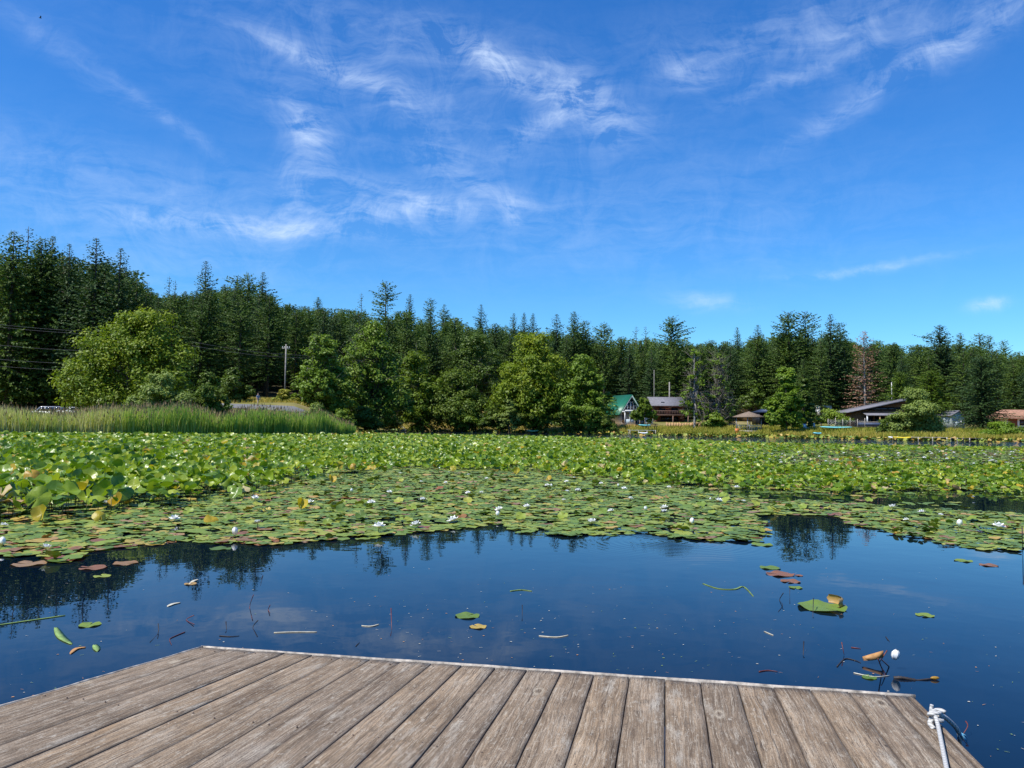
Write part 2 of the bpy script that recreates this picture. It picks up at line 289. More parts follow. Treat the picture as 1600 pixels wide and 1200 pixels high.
AZ = [-math.pi, -2.2, -1.3]+AZ+[1.3, 2.2, math.pi]
PR = [prof(back), prof(back), prof([(50,-1),(56,.2),(80,2),(130,9),(300,26)])]+PR+[prof([(70,-1),(78,.2),(110,2),(170,6),(300,20)]), prof(back), prof(back)]
AZ = np.array(AZ); RG = np.concatenate((np.arange(0, 8, 2), np.arange(8, 180, 1.5), np.arange(180, 460, 8), np.geomspace(460, 4000, 12)))
ZT = np.array([np.interp(RG, a, b) for a, b in PR])        # columns x radii
def tz(x, y):
    x = np.asarray(x, float); y = np.asarray(y, float); a = np.arctan2(x, y); r = np.hypot(x, y)
    i = np.clip(np.searchsorted(AZ, a)-1, 0, len(AZ)-2); w = (a-AZ[i])/(AZ[i+1]-AZ[i])
    rr = np.interp(r, RG, np.arange(len(RG))); j = np.clip(rr.astype(int), 0, len(RG)-2); q = rr-j
    z0 = ZT[i, j]*(1-q)+ZT[i, j+1]*q; z1 = ZT[i+1, j]*(1-q)+ZT[i+1, j+1]*q
    b = np.sin(x*.11+1.3)*np.cos(y*.09)*.22+np.sin(x*.31)*np.sin(y*.27+2)*.09
    z = z0*(1-w)+z1*w
    return z+b*np.clip((z-.2)/2, 0, 1)
A = np.unique(np.concatenate((np.linspace(-math.pi, -.75, 40), np.linspace(-.75, .75, 300), np.linspace(.75, math.pi, 40)))); nr = len(RG)
X = np.sin(A)[:, None]*RG; Y = np.cos(A)[:, None]*RG; V = np.stack((X, Y, tz(X, Y)), -1).reshape(-1, 3)
ii, jj = np.meshgrid(np.arange(len(A)-1), np.arange(nr-1), indexing='ij'); q = np.stack((ii*nr+jj, ii*nr+jj+1, (ii+1)*nr+jj+1, (ii+1)*nr+jj), -1).reshape(-1)
tag(link('ground', nmesh('ground', V, q[::-1], [4]*(len(q)//4), M_GROUND, smooth=True)), kind='structure')
wv = MB(); wv.add([(-420,-60,0),(420,-60,0),(420,330,0),(-420,330,0)], [(0,1,2,3)], M_WATER); tag(wv.build('water'), kind='structure')
def tzf(x, y): return float(tz(x, y))
def hit(px, py, d0=40, d1=300):           # where a sight line meets the ground
    d = ray(px, py); t = np.arange(d0, d1, .25); x = d.x*t/d.y; y = t; z = CAMH+d.z*t/d.y; k = np.argmax(z < tz(x, y)); return Vector((x[k], y[k], z[k]))
def base(px, D):
    x = (px-800)/FPX*D; return Vector((x, D, tzf(x, D)))
# ------------------------------------------------------------ dock
DZ = .35
M_DECK, t_, p_, o_ = newmat('weathered_deck_boards'); uv = t_.nodes.new('ShaderNodeUVMap'); uv.uv_map = 'UVMap'; at_ = t_.nodes.new('ShaderNodeAttribute'); at_.attribute_name = 'rnd'
def mpv(sc, t=t_): n = t.nodes.new('ShaderNodeMapping'); t.links.new(uv.outputs[0], n.inputs[0]); n.inputs['Scale'].default_value = sc; return n.outputs[0]
gw = noise(mpv((1, .16, 1)), 5, 3, .5, t_, col=True)
vw = t_.nodes.new('ShaderNodeVectorMath'); vw.operation = 'MULTIPLY_ADD'; t_.links.new(gw, vw.inputs[0]); vw.inputs[1].default_value = (.10, 0, 0); t_.links.new(uv.outputs[0], vw.inputs[2])
m1 = t_.nodes.new('ShaderNodeMapping'); t_.links.new(vw.outputs[0], m1.inputs[0]); m1.inputs['Scale'].default_value = (1, .028, 1)
g1 = noise(m1.outputs[0], 95, 4, .6, t_); g2_ = noise(m1.outputs[0], 26, 5, .7, t_); b1 = noise(mpv((1, .35, 1)), 5.0, 5, .65, t_); b2 = noise(mpv((1, .22, 1)), 9, 6, .7, t_)
c_ = ramp(t_, b1, [(.28, (.13,.095,.066)), (.44, (.225,.175,.13)), (.58, (.31,.25,.195)), (.75, (.35,.32,.29))])
c_ = mixc(t_, .85, c_, ramp(t_, at_.outputs['Fac'], [(0, (.80,.77,.74)), (.5, (1.02,1,.98)), (1, (1.2,1.13,1.02))]), 'MULTIPLY')
c_ = mixc(t_, .8, c_, ramp(t_, g1, [(.3, (.42,.37,.33)), (.5, (1,1,1)), (.7, (1.3,1.27,1.22))]), 'MULTIPLY')
c_ = mixc(t_, .7, c_, ramp(t_, g2_, [(.32, (.42,.36,.31)), (.48, (1,1,1)), (.66, (1.35,1.33,1.30))]), 'MULTIPLY')
c_ = mixc(t_, ramp(t_, b2, [(.565, (0,0,0)), (.68, (.7,.7,.7))]), c_, (.52,.49,.44))
b4 = noise(mpv((1, .5, 1)), 30, 5, .7, t_); c_ = mixc(t_, ramp(t_, b4, [(.58, (0,0,0)), (.68, (.7,.7,.7))]), c_, (.55,.51,.45))
b3 = noise(mpv((1, .45, 1)), 14, 6, .75, t_); c_ = mixc(t_, ramp(t_, b3, [(.33, (.8,.8,.8)), (.45, (0,0,0))]), c_, (.15,.115,.085))          # worn pale patches
sp1 = noise(mpv((1, .8, 1)), 60, 3, .6, t_); c_ = mixc(t_, ramp(t_, sp1, [(.64, (0,0,0)), (.72, (.7,.7,.7))]), c_, (.56,.53,.47))
sp2 = noise(mpv((1, .6, 1)), 38, 3, .6, t_); c_ = mixc(t_, ramp(t_, sp2, [(.28, (.75,.75,.75)), (.35, (0,0,0))]), c_, (.085,.066,.05))
og = noise(mpv((1, .3, 1)), 3.1, 3, .5, t_); c_ = mixc(t_, ramp(t_, og, [(.66, (0,0,0)), (.76, (.5,.5,.5))]), c_, (.36,.22,.10))
# knots
vo = t_.nodes.new('ShaderNodeTexVoronoi'); t_.links.new(mpv((1, .42, 1)), vo.inputs['Vector']); vo.inputs['Scale'].default_value = 3.6; vo.inputs['Randomness'].default_value = 1
kn = vo.outputs['Distance']; c_ = mixc(t_, ramp(t_, kn, [(.025, (.9,.9,.9)), (.045, (.3,.3,.3)), (.058, (0,0,0))]), c_, (.07,.05,.035))
c_ = mixc(t_, ramp(t_, kn, [(.055, (0,0,0)), (.075, (.7,.7,.7)), (.12, (0,0,0))]), c_, (.52,.46,.37))
# checks (drying cracks)
ck = noise(m1.outputs[0], 42, 2, .4, t_); ckm = ramp(t_, M('ABSOLUTE', M('SUBTRACT', ck, .5, t=t_), t=t_), [(.0, (1,1,1)), (.008, (0,0,0))]); ckm = mixc(t_, 1.0, ckm, ramp(t_, b1, [(.5, (0,0,0)), (.58, (1,1,1))]), 'MULTIPLY')
c_ = mixc(t_, ckm, c_, (.035,.025,.02)); gl = noise(m1.outputs[0], 150, 3, .65, t_); c_ = mixc(t_, ramp(t_, M('ABSOLUTE', M('SUBTRACT', gl, .5, t=t_), t=t_), [(.0, (.75,.75,.75)), (.035, (0,0,0))]), c_, (.10,.078,.06))
g5 = noise(m1.outputs[0], 60, 3, .6, t_); c_ = mixc(t_, ramp(t_, M('ABSOLUTE', M('SUBTRACT', g5, .52, t=t_), t=t_), [(.0, (.7,.7,.7)), (.02, (0,0,0))]), c_, (.52,.47,.40))
fs = noise(mpv((1, .9, 1)), 170, 3, .7, t_); c_ = mixc(t_, .7, c_, ramp(t_, fs, [(.35, (.45,.42,.40)), (.5, (1,1,1)), (.66, (1.4,1.38,1.34))]), 'MULTIPLY')
c_ = mixc(t_, 1.0, c_, (.88,.845,.755), 'MULTIPLY')
ue = t_.nodes.new('ShaderNodeUVMap'); ue.uv_map = 'edge'; us = t_.nodes.new('ShaderNodeSeparateXYZ'); t_.links.new(ue.outputs[0], us.inputs[0])   # board edges coloured dark to draw the gaps hidden at grazing view
cw = noise(mpv((1, .5, 1)), 2.2, 4, .6, t_); cd = M('ABSOLUTE', M('ADD', M('SUBTRACT', us.outputs[0], us.outputs[1], t=t_), M('MULTIPLY', M('SUBTRACT', cw, .5, t=t_), .22, t=t_), t=t_), t=t_)
cm = mixc(t_, 1.0, ramp(t_, cd, [(.0015, (.85,.85,.85)), (.005, (0,0,0))]), ramp(t_, noise(mpv((1, .6, 1)), 1.7, 2, .5, t_), [(.47, (0,0,0)), (.53, (1,1,1))]), 'MULTIPLY'); c_ = mixc(t_, cm, c_, (.05,.038,.03))
dm = M('ADD', M('MINIMUM', us.outputs[0], us.outputs[1], t=t_), M('MULTIPLY', M('SUBTRACT', b2, .5, t=t_), .022, t=t_), t=t_)
c_ = mixc(t_, ramp(t_, dm, [(.002, (.8,.8,.8)), (.005, (.35,.35,.35)), (.014, (0,0,0))]), c_, (.075,.055,.042))
t_.links.new(c_, p_.inputs['Base Color']); p_.inputs['Roughness'].default_value = .82; p_.inputs['Specular IOR Level'].default_value = .25
bp = t_.nodes.new('ShaderNodeBump'); bp.inputs['Strength'].default_value = .6; bp.inputs['Distance'].default_value = .004
t_.links.new(M('ADD', M('ADD', g1, M('MULTIPLY', g2_, 1.2, t=t_), t=t_), M('MULTIPLY', kn, .6, t=t_), t=t_), bp.inputs['Height']); t_.links.new(bp.outputs[0], p_.inputs['Normal'])
M_TRIM = plain('bleached_edge_board', (.44, .39, .32), .85, .4, 22)
seam_px = [318,360,405,449,492,537,582,630,677,724,776,825,878,929,984,1039,1094,1151,1207,1265,1324,1381,1415,1425]
def edge_y(px): return 1010+(px-318)*(1086-1010)/(1422-318)
def vp_y(px): return 702+max(0, 960-px)*.148
dock = empty('floating_dock', ground(870, 1050, 0), 0, 'weathered grey wooden dock of long boards with a pale front edge', 'dock')
dl = dock.location.copy()
def deckpt(px, t, side=0):
    P = ground(px, edge_y(px), DZ); d = ray(1039, vp_y(px)); d = d/math.hypot(d.x, d.y)
    tt = min(t, 2.9); p = P-d*tt; 
    if t > tt: p = p-Vector((d.x, d.y, 0))*(t-tt)
    return p
verts, faces, uvs, rn, eu = [], [], [], [], []
LEN = 7.0; nseg = 26
for b in range(len(seam_px)-1):
    ox, oy, rb = random.uniform(0, 50), random.uniform(0, 50), random.random(); lean = random.uniform(-.002, .002); hz_ = random.uniform(-.0012, .0012)
    back_len = LEN
    for k in range(nseg+1):
        t = 0.03+(back_len)*((k/nseg)**1.4)
        L_ = deckpt(seam_px[b], t); R_ = deckpt(seam_px[b+1], t); ax = (R_-L_); w = ax.length; ax = ax/w
        wob = .0022*math.sin(t*9+rb*20)+.0015*math.sin(t*23+rb*50)
        prof_ = [(.0020, -.034), (.0020+wob*.5, -.003), (.0042, 0), (w*.27, .001), (w*.5, .0015), (w*.73, .001), (w-.0042, 0), (w-.0020+wob*.5, -.003), (w-.0020, -.034)]
        for (s_, h_) in prof_:
            p = L_+ax*s_+Vector((0, 0, h_+hz_+lean*(s_/w)*2)); verts.append(tuple(p-dl)); uvs.append((s_+ox, t+oy)); eu.append((s_, w-s_))
    n = len(prof_); o0 = len(verts)-n*(nseg+1)
    for k in range(nseg):
        for i in range(n-1): faces.append((o0+k*n+i, o0+(k+1)*n+i, o0+(k+1)*n+i+1, o0+k*n+i+1)); rn.append(rb)
    faces.append(tuple(o0+i for i in range(n))); rn.append(rb)
me = nmesh('deck_boards', verts, [i for f in faces for i in f], [len(f) for f in faces], M_DECK, None, False, rn)
ul = me.uv_layers.new(name='UVMap'); vi = np.zeros(len(me.loops), np.int32); me.loops.foreach_get('vertex_index', vi); ul.data.foreach_set('uv', np.array(uvs, np.float32)[vi].ravel())
u2 = me.uv_layers.new(name='edge'); u2.data.foreach_set('uv', np.array(eu, np.float32)[vi].ravel()); link('deck_boards', me, dock)
M_NAIL = plain('rusty_nail', (.11, .075, .055), .7, .2, 60); nb = MB(); nb.tube([(0,0,-.004), (0,0,.0035)], [.0038, .0034], M_NAIL, 8); nail_me = nb.mesh('nail_head')
for b in range(len(seam_px)-2):
    for t in (.11, 1.25):
        for q_ in (.2, .8):
            if len([1 for o in dock.children]) > 92: break
            t2 = t+random.uniform(-.015, .015); L_ = deckpt(seam_px[b], t2); R_ = deckpt(seam_px[b+1], t2); link('nail_head', nail_me, dock, L_.lerp(R_, q_+random.uniform(-.04, .04))-dl+Vector((0,0,.0005)))
A0, A1 = deckpt(seam_px[0], 0), deckpt(seam_px[-1], 0); ed = (A1-A0).normalized(); nrm = Vector((-ed.y, ed.x, 0))
def board(name, P, Q, thick, w0, w1, z0, z1, m):
    b = MB(); d = (Q-P).normalized(); nn = Vector((-d.y, d.x, 0)); n = 18; secs = []
    for k in range(n+1):
        c = P+(Q-P)*k/n; j = random.uniform(-.0015, .0015)
        secs.append([tuple(c+nn*w0+Vector((0,0,z0))-dl), tuple(c+nn*(w1+j)+Vector((0,0,z0))-dl), tuple(c+nn*(w1+j)+Vector((0,0,z1+j))-dl), tuple(c+nn*w0+Vector((0,0,z1+j))-dl)])
    b.hull(secs, m); return b.build(name, dock)
board('edge_trim', A0-ed*.015, A1+ed*.015, 0, -.007, .006, -.03, .004, M_TRIM)
board('fascia_board', A0, A1, 0, -.035, -.003, -.24, -.032, M_WOODW)
Lb, Rb = deckpt(seam_px[0], 2.9), deckpt(seam_px[-1], 2.9)
board('edge_trim', Lb, A0, 0, .0, .008, -.03, .003, M_TRIM); board('side_board', Lb, A0, 0, -.05, -.008, -.24, -.036, M_WOODW)
Rq = deckpt(seam_px[-1], LEN); Lq = deckpt(seam_px[0], LEN)
board('side_board', Rb, A1, 0, .008, .05, -.24, -.036, M_WOODW)
fb = MB()
for k in (.12, .5, .88):
    for t in (.6, 1.9, 3.6, 5.6):
        fb = MB(); c = deckpt(seam_px[0], t)*(1-k)+deckpt(seam_px[-1], t)*k-dl; fb.tube([(c.x-.45, c.y, -.02), (c.x-.4, c.y, -.02), (c.x+.4, c.y, -.02), (c.x+.45, c.y, -.02)], [.16, .24, .24, .16], M_DBLUE, 14); fb.build('float_drum', dock)
# rope tied at the right corner
M_ROPE, t_, p_, o_ = newmat('worn_white_rope'); g_ = t_.nodes.new('ShaderNodeTexCoord'); p_.inputs['Roughness'].default_value = .85
wv_ = t_.nodes.new('ShaderNodeTexWave'); t_.links.new(g_.outputs['Object'], wv_.inputs[0]); wv_.inputs['Scale'].default_value = 26; wv_.inputs['Distortion'].default_value = 2.5; wv_.bands_direction = 'DIAGONAL'
t_.links.new(ramp(t_, wv_.outputs['Fac'], [(.1, (.36,.35,.32)), (.5, (.55,.54,.50))]), p_.inputs['Base Color'])
bp = t_.nodes.new('ShaderNodeBump'); bp.inputs['Distance'].default_value = .0018; t_.links.new(wv_.outputs['Fac'], bp.inputs['Height']); t_.links.new(bp.outputs[0], p_.inputs['Normal'])
M_ROPEB = plain('blue_rope_tail', (.16, .45, .62), .7, .2, 60)
KN = at(1462, 1118, 1); 
def dk(px, py, up=0.0):            # a point lying on the deck under a photo pixel
    d = ray(px, py); t = (DZ+.05+up-CAMH)/d.z; return CP+d*t
kp = dk(1463, 1122, .0)
rope = empty('mooring_rope', kp, 0, 'off-white rope knotted over the right edge of the wooden dock with a frayed blue tail', 'rope')
def smooth_path(pts, n=8):
    pts = [Vector(p) for p in pts]; out = []
    for i in range(len(pts)-1):
        p0, p1, p2, p3 = pts[max(i-1, 0)], pts[i], pts[i+1], pts[min(i+2, len(pts)-1)]
        for k in range(n):
            t = k/n; out.append(.5*((2*p1)+(p2-p0)*t+(2*p0-5*p1+4*p2-p3)*t*t+(3*p1-p0-3*p2+p3)*t**3))
    return out+[pts[-1]]
b = MB(); b.tube([p-kp for p in smooth_path([dk(1462, 1120, .02), dk(1466, 1135, .0), dk(1471, 1160, .003), dk(1478, 1195, .010), dk(1486, 1235, .022), dk(1500, 1300, .045)])], .009, M_ROPE, 10); b.build('rope_line', rope, smooth=True)
b = MB(); kk = []
for k in range(46):
    a = k/46*math.pi*5.2; kk.append((.026*math.cos(a)+.01*math.cos(a*.31), .022*math.sin(a*1.03)-.004, .018*math.sin(a*.62+1)+.012))
b.tube(smooth_path(kk, 3), .009, M_ROPE, 8); b.tube(smooth_path([(-.02,.01,.0), (-.012,.02,.03), (-.008,.02,.052)]), [.008]*16+[.006], M_ROPE, 8)
b.tube(smooth_path([(-.02,0,.0), (-.035,-.012,-.02), (-.03,-.035,-.035)]), .011, M_ROPE, 8); b.build('knot', rope, smooth=True)
b = MB(); tp = [Vector((.01, .0, .015)), dk(1478, 1122, -.02)-kp, dk(1492, 1135, -.08)-kp, dk(1500, 1148, -.14)-kp]
b.tube(smooth_path(tp), .0105, M_ROPE, 9); e_ = tp[-1]
b.build('rope_tail', rope, smooth=True)
b = MB()
for k in range(16):
    a = k*2.4; q0 = e_-(tp[-1]-tp[-2])*.25+Vector((.006*math.cos(a), .006*math.sin(a), 0)); q1 = e_+Vector((.022*math.cos(a)+.012, .02*math.sin(a), -.03+random.uniform(-.012, .014))); b.tube([q0, (q0+q1)/2+Vector((.004, 0, .004)), q1], [.004, .0035, .001], M_ROPEB if k % 3 else M_ROPE, 5)
b.build('frayed_end', rope)
b = MB(); b.tube([p-kp for p in smooth_path([dk(1499, 1150, -.15), dk(1500, 1160, -.2), Vector(ground(1503, 1172, .0))])], .009, M_ROPE, 7); b.build('hanging_strand', rope, smooth=True)
# ------------------------------------------------------------ lilies: shapes
def blade(seg=14, rings=2, rad=.16, cup=.03, fold=0.0, wave=.012, notch=.33, seed=0, long=1.12):
    r_ = np.random.default_rng(seed); V = [(0, 0, 0)]; ths = np.linspace(notch/2, 2*math.pi-notch/2, seg)-math.pi/2
    ph = r_.uniform(0, 6.3, 4)
    for q_ in range(1, rings+1):
        f = q_/rings
        for th in ths:
            rr_ = rad*f*(1+.03*math.sin(3*th+ph[0])+.018*math.sin(7*th+ph[3])); x = rr_*math.cos(th); y = rr_*math.sin(th)*long
            z = cup*f*f+wave*f*math.sin(4*th+ph[1])*(.3+f)+wave*.6*f*math.sin(7*th+ph[2])+fold*abs(x)*(.6+.6*f)
            V.append((x, y, z))
    F = [(0, 1+i, 2+i) for i in range(seg-1)]
    for q_ in range(rings-1):
        for i in range(seg-1): a = 1+q_*seg+i; F.append((a, a+seg, a+seg+1, a+1))
    return np.array(V, float), F
def tile(protos, which, Rm, T):
    """place proto k (V, F) with 3x3 matrices and offsets; returns V, loops, sizes, owner"""
    Vs, Ls, Ss, Os, off = [], [], [], [], 0
    for k, (V, F) in enumerate(protos):
        idx = np.where(which == k)[0]
        if not len(idx): continue
        P = np.einsum('nij,vj->nvi', Rm[idx], V)+T[idx][:, None, :]; nv = len(V)
        fl = np.array([i for f in F for i in f]); sz = np.array([len(f) for f in F])
        Ls.append((fl[None, :]+(np.arange(len(idx))*nv)[:, None]+off).ravel()); Ss.append(np.tile(sz, len(idx))); Os.append(np.repeat(idx, len(sz)))
        Vs.append(P.reshape(-1, 3)); off += len(idx)*nv
    return np.concatenate(Vs), np.concatenate(Ls), np.concatenate(Ss), np.concatenate(Os)
def rot_zyx(yaw, tilt, tdir, sc):
    """yaw about z, then lean by tilt towards direction tdir; uniform scale"""
    n = len(yaw); cz, sz_ = np.cos(yaw), np.sin(yaw); Z = np.zeros((n, 3, 3)); Z[:, 0, 0] = cz; Z[:, 0, 1] = -sz_; Z[:, 1, 0] = sz_; Z[:, 1, 1] = cz; Z[:, 2, 2] = 1
    ax = np.stack((-np.sin(tdir), np.cos(tdir), np.zeros(n)), -1); c, s = np.cos(tilt), np.sin(tilt); C = 1-c; x, y = ax[:, 0], ax[:, 1]
    Q = np.zeros((n, 3, 3)); Q[:, 0, 0] = c+x*x*C; Q[:, 0, 1] = x*y*C; Q[:, 0, 2] = y*s; Q[:, 1, 0] = x*y*C; Q[:, 1, 1] = c+y*y*C; Q[:, 1, 2] = -x*s; Q[:, 2, 0] = -y*s; Q[:, 2, 1] = x*s; Q[:, 2, 2] = c
    return np.einsum('nij,njk->nik', Q, Z)*np.asarray(sc)[:, None, None]
# outlines of the beds, as photo pixels of the water line
mat_near = [(-400,900),(-60,884),(0,874),(60,866),(95,880),(140,866),(200,856),(270,846),(330,850),(420,852),(500,844),(560,846),(600,838),(655,832),(720,826),(780,822),(830,836),(900,840),(960,836),(1010,832),(1060,840),(1120,846),(1180,846),(1200,838),(1190,826),(1175,812),(1185,803),(1230,806),(1300,806),(1320,812),(1340,822),(1390,832),(1450,846),(1520,860),(1600,864),(1660,868),(2100,900)]
raise_near = [(-400,868),(-60,842),(0,832),(60,822),(120,812),(200,802),(270,800),(330,788),(400,778),(450,768),(480,752),(520,742),(600,734),(700,735),(800,738),(860,740),(900,743),(970,752),(1000,760),(1100,762),(1200,768),(1300,771),(1400,770),(1500,770),(1600,773),(2100,790)]
def interp(poly, px): a = np.array(poly, float); return np.interp(px, a[:, 0], a[:, 1])
def sw(x, y, s=1.0, k=0): return (np.sin(x*1.7*s+k)+np.sin(y*2.1*s+x*.6*s+k*2)+np.sin((x+y)*.9*s+1.7*k)+np.sin(x*3.9*s-y*2.3*s+k))/4
far_lim = [(-200,62),(350,74),(540,84),(600,92),(1000,78),(1300,67),(1600,62),(2100,60)]   # far edge of the raised field, depth
def scatter(n, d0, d1, ext=2300):
    D = np.sqrt(rng.uniform(d0*d0, d1*d1, n)); a = rng.uniform((-260-800)/FPX, (1860-800)/FPX, n); return a*D, D
# ---- raised pond-lily leaves
blades_hi = [blade(15, 3, .16, c, f, w, .3, 10+i) for i, (c, f, w) in enumerate([(.03,.0,.018),(.05,.35,.02),(-.03,.1,.02),(.07,.6,.016),(.02,.2,.03),(-.05,-.25,.02)])]
blades_lo = [blade(7, 1, .17, c, f, .02, .4, 30+i) for i, (c, f) in enumerate([(.03,.1),(.05,.4),(-.03,.15),(.02,-.3)])]
def raised_points(d0, d1, dens):
    area = (d1*d1-d0*d0)/2*(2120/FPX); x, y = scatter(int(area*dens), d0, d1); px, py = project(x, y, np.zeros_like(x))
    edge = interp(raise_near, px); jit = sw(x, y, 1.3)*4*(22/np.maximum(y, 10)); fl = interp(far_lim, px)
    ok = (py < edge+jit) & (y < fl+sw(x, y, .3)*3)
    # thinner to the front on the left, where the leaves come up among floating pads
    front = (edge-py); p_keep = np.where(px < 470, np.clip(front/38+.06, 0, 1), np.clip(front/3+.55, 0, 1))
    # the zone of floating pads and white flowers on the right
    z1 = np.clip((px-900)/350, 0, 1); zone = (py > 705) & (py < 731) & (px > 900); p_keep = np.where(zone, p_keep*(1-.88*z1), p_keep)
    gap = (px > 360) & (px < 545) & (py < 750) & (py > 733) & (front < 14) ; p_keep = np.where(gap & (px > 470), p_keep*.3, p_keep)
    ok &= rng.random(len(x)) < p_keep
    ok &= ~((sw(x, y, .8, 2) > .62) & (y > 14) & (y < 60))
    return x[ok], y[ok], px[ok], front[ok]
def leaf_state(x, y, px, front):
    n = len(x); left = np.clip((560-px)/400, 0, 1)
    h = np.clip(rng.normal(.20+.14*left, .07, n)*np.clip(front/10+.5, .45, 1), .05, .60)
    rt_ = np.clip((px-850)/400, 0, 1); h = h*(1+.25*sw(x, y, .9, 5))*(1-.38*rt_)
    tilt = np.abs(rng.normal(.52, .30, n)).clip(0, 1.25); tdir = rng.uniform(0, 2*math.pi, n)
    tilt = tilt*(1-.35*rt_); tow = rng.random(n) < .35-.2*rt_; tdir = np.where(tow, -math.pi/2+rng.normal(0, .6, n), tdir)
    sc = rng.uniform(.55, 1.15, n)*(1-.30*(1-left))*(1-.14*rt_); q_ = rng.random(n); yel = .022+.03*np.clip((px-900)/500, 0, 1)
    edge_b = np.where(front < 5, .10, 0)*np.clip((px-900)/300, 0, 1)
    mi = np.where(q_ < yel, 1, np.where(q_ < yel*1.5+edge_b, 2, 0)); return h, tilt, tdir, sc, mi
x1, y1, p1, f1 = raised_points(8.5, 40, 21.0); x2, y2, p2, f2 = raised_points(40, 96, 9.5)
st1 = leaf_state(x1, y1, p1, f1); st2 = leaf_state(x2, y2, p2, f2)
# the 300 largest that are wholly in the picture become leaves of their own
order = np.argsort(y1/st1[3]/(.6+st1[0])); inview = (p1 > 5) & (p1 < 1595); ind = [i for i in order if inview[i]][:300]; isind = np.zeros(len(x1), bool); isind[ind] = True
LM = [M_LEAF, M_LEAFY, M_LEAFT]
bm = [[nmesh('blade', V_, [i for f in F_ for i in f], [len(f) for f in F_], m_, smooth=True) for m_ in LM] for V_, F_ in blades_hi]
sb = MB(); sb.tube([(0,0,-.1), (.01,.005,.4), (0,0,1.0)], [.007,.006,.005], M_STALK, 5); stalk_me = sb.mesh('stalk', True)
kinds = ['green', 'yellow', 'tan']; yi = rng.uniform(0, 6.28, len(x1))
RM = rot_zyx(yi, st1[1], st1[2], st1[3]); cnt = 0
def zone_name(px, y):
    for lim, t in ((60, 'at the extreme left'), (130, 'near the left edge'), (200, 'below the parked cars'), (270, 'below the big maple'), (340, 'below the maple right side'), (470, 'left of the dark gap'), (800, 'behind the white flowers'), (1150, 'right of the middle'), (1700, 'along the dark water on the right')):
        if px < lim: return t
y_rank = np.searchsorted(np.sort(y1[ind]), y1)/300.0
def leaf_words(i):
    h = ('low', 'mid-height', 'tall')[int(np.searchsorted((.22, .34), st1[0][i]))]; sz = ('small', 'medium', 'large')[int(np.searchsorted((.7, .95), st1[3][i]))]
    tl_ = ('flat', 'tilted', 'steeply tilted')[int(np.searchsorted((.3, .75), st1[1][i]))]; rk = ('front rank', 'second rank', 'rear rank')[min(2, int(y_rank[i]*3))]
    return sz, tl_, h, rk
for i in ind:
    k = int(rng.integers(0, len(bm))); mi = int(st1[4][i]); h = float(st1[0][i])
    sz_w, tl_w, h_w, rk_w = leaf_words(i); lab = f"{sz_w} {tl_w} {kinds[mi]} lily leaf, {h_w}, {rk_w}, {zone_name(p1[i], y1[i])}"
    rt = empty('pond_lily_leaf', (x1[i], y1[i], 0), 0, lab, 'lily leaf', 'raised leaves: '+lab)
    bl = link('blade', bm[k][mi], rt); Mx = Matrix([list(map(float, r_)) for r_ in RM[i]]).to_4x4(); Mx.translation = (0, 0, h); bl.matrix_local = Mx
    s_ = link('stalk', stalk_me, rt); s_.scale = (1, 1, h)
rest = ~isind; n = int(rest.sum()); T = np.stack((x1[rest], y1[rest], st1[0][rest]), -1)
V_, L_, S_, O_ = tile(blades_hi, rng.integers(0, len(blades_hi), n), RM[rest], T)
r1 = rng.random(n); mi1 = st1[4][rest][O_]
n2 = len(x2); RM2 = rot_zyx(rng.uniform(0, 6.28, n2), st2[1], st2[2], st2[3]*1.25); V2_, L2_, S2_, O2_ = tile(blades_lo, rng.integers(0, len(blades_lo), n2), RM2, np.stack((x2, y2, st2[0]), -1))
r2 = rng.random(n2)
SV = np.array([(-.006,0,0),(.006,0,0),(.004,0,1),(-.004,0,1),(0,-.006,0),(0,.006,0),(0,.004,1),(0,-.004,1)], float); SF = [(0,1,2,3),(4,5,6,7)]
nn_ = rest & (y1 < 32); Rs = np.zeros((int(nn_.sum()), 3, 3)); Rs[:, 0, 0] = 1; Rs[:, 1, 1] = 1; Rs[:, 2, 2] = st1[0][nn_]
V3_, L3_, S3_, O3_ = tile([(SV, SF)], np.zeros(len(Rs), int), Rs, np.stack((x1[nn_], y1[nn_], 0*x1[nn_]), -1))
Vall = np.concatenate((V_, V2_, V3_)); Lall = np.concatenate((L_, L2_+len(V_), L3_+len(V_)+len(V2_)))
me = nmesh('pond_lily_field', Vall, Lall, np.concatenate((S_, S2_, S3_)), LM+[M_STALK], np.concatenate((mi1, st2[4][O2_], np.full(len(S3_), 3))), True, np.concatenate((r1[O_], r2[O2_], np.zeros(len(S3_)))))
tag(link('pond_lily_field', me), 'wide field of raised green pond lily leaves stretching to the far water', 'lily field', kind='stuff')
print('raised', len(x1), len(x2))
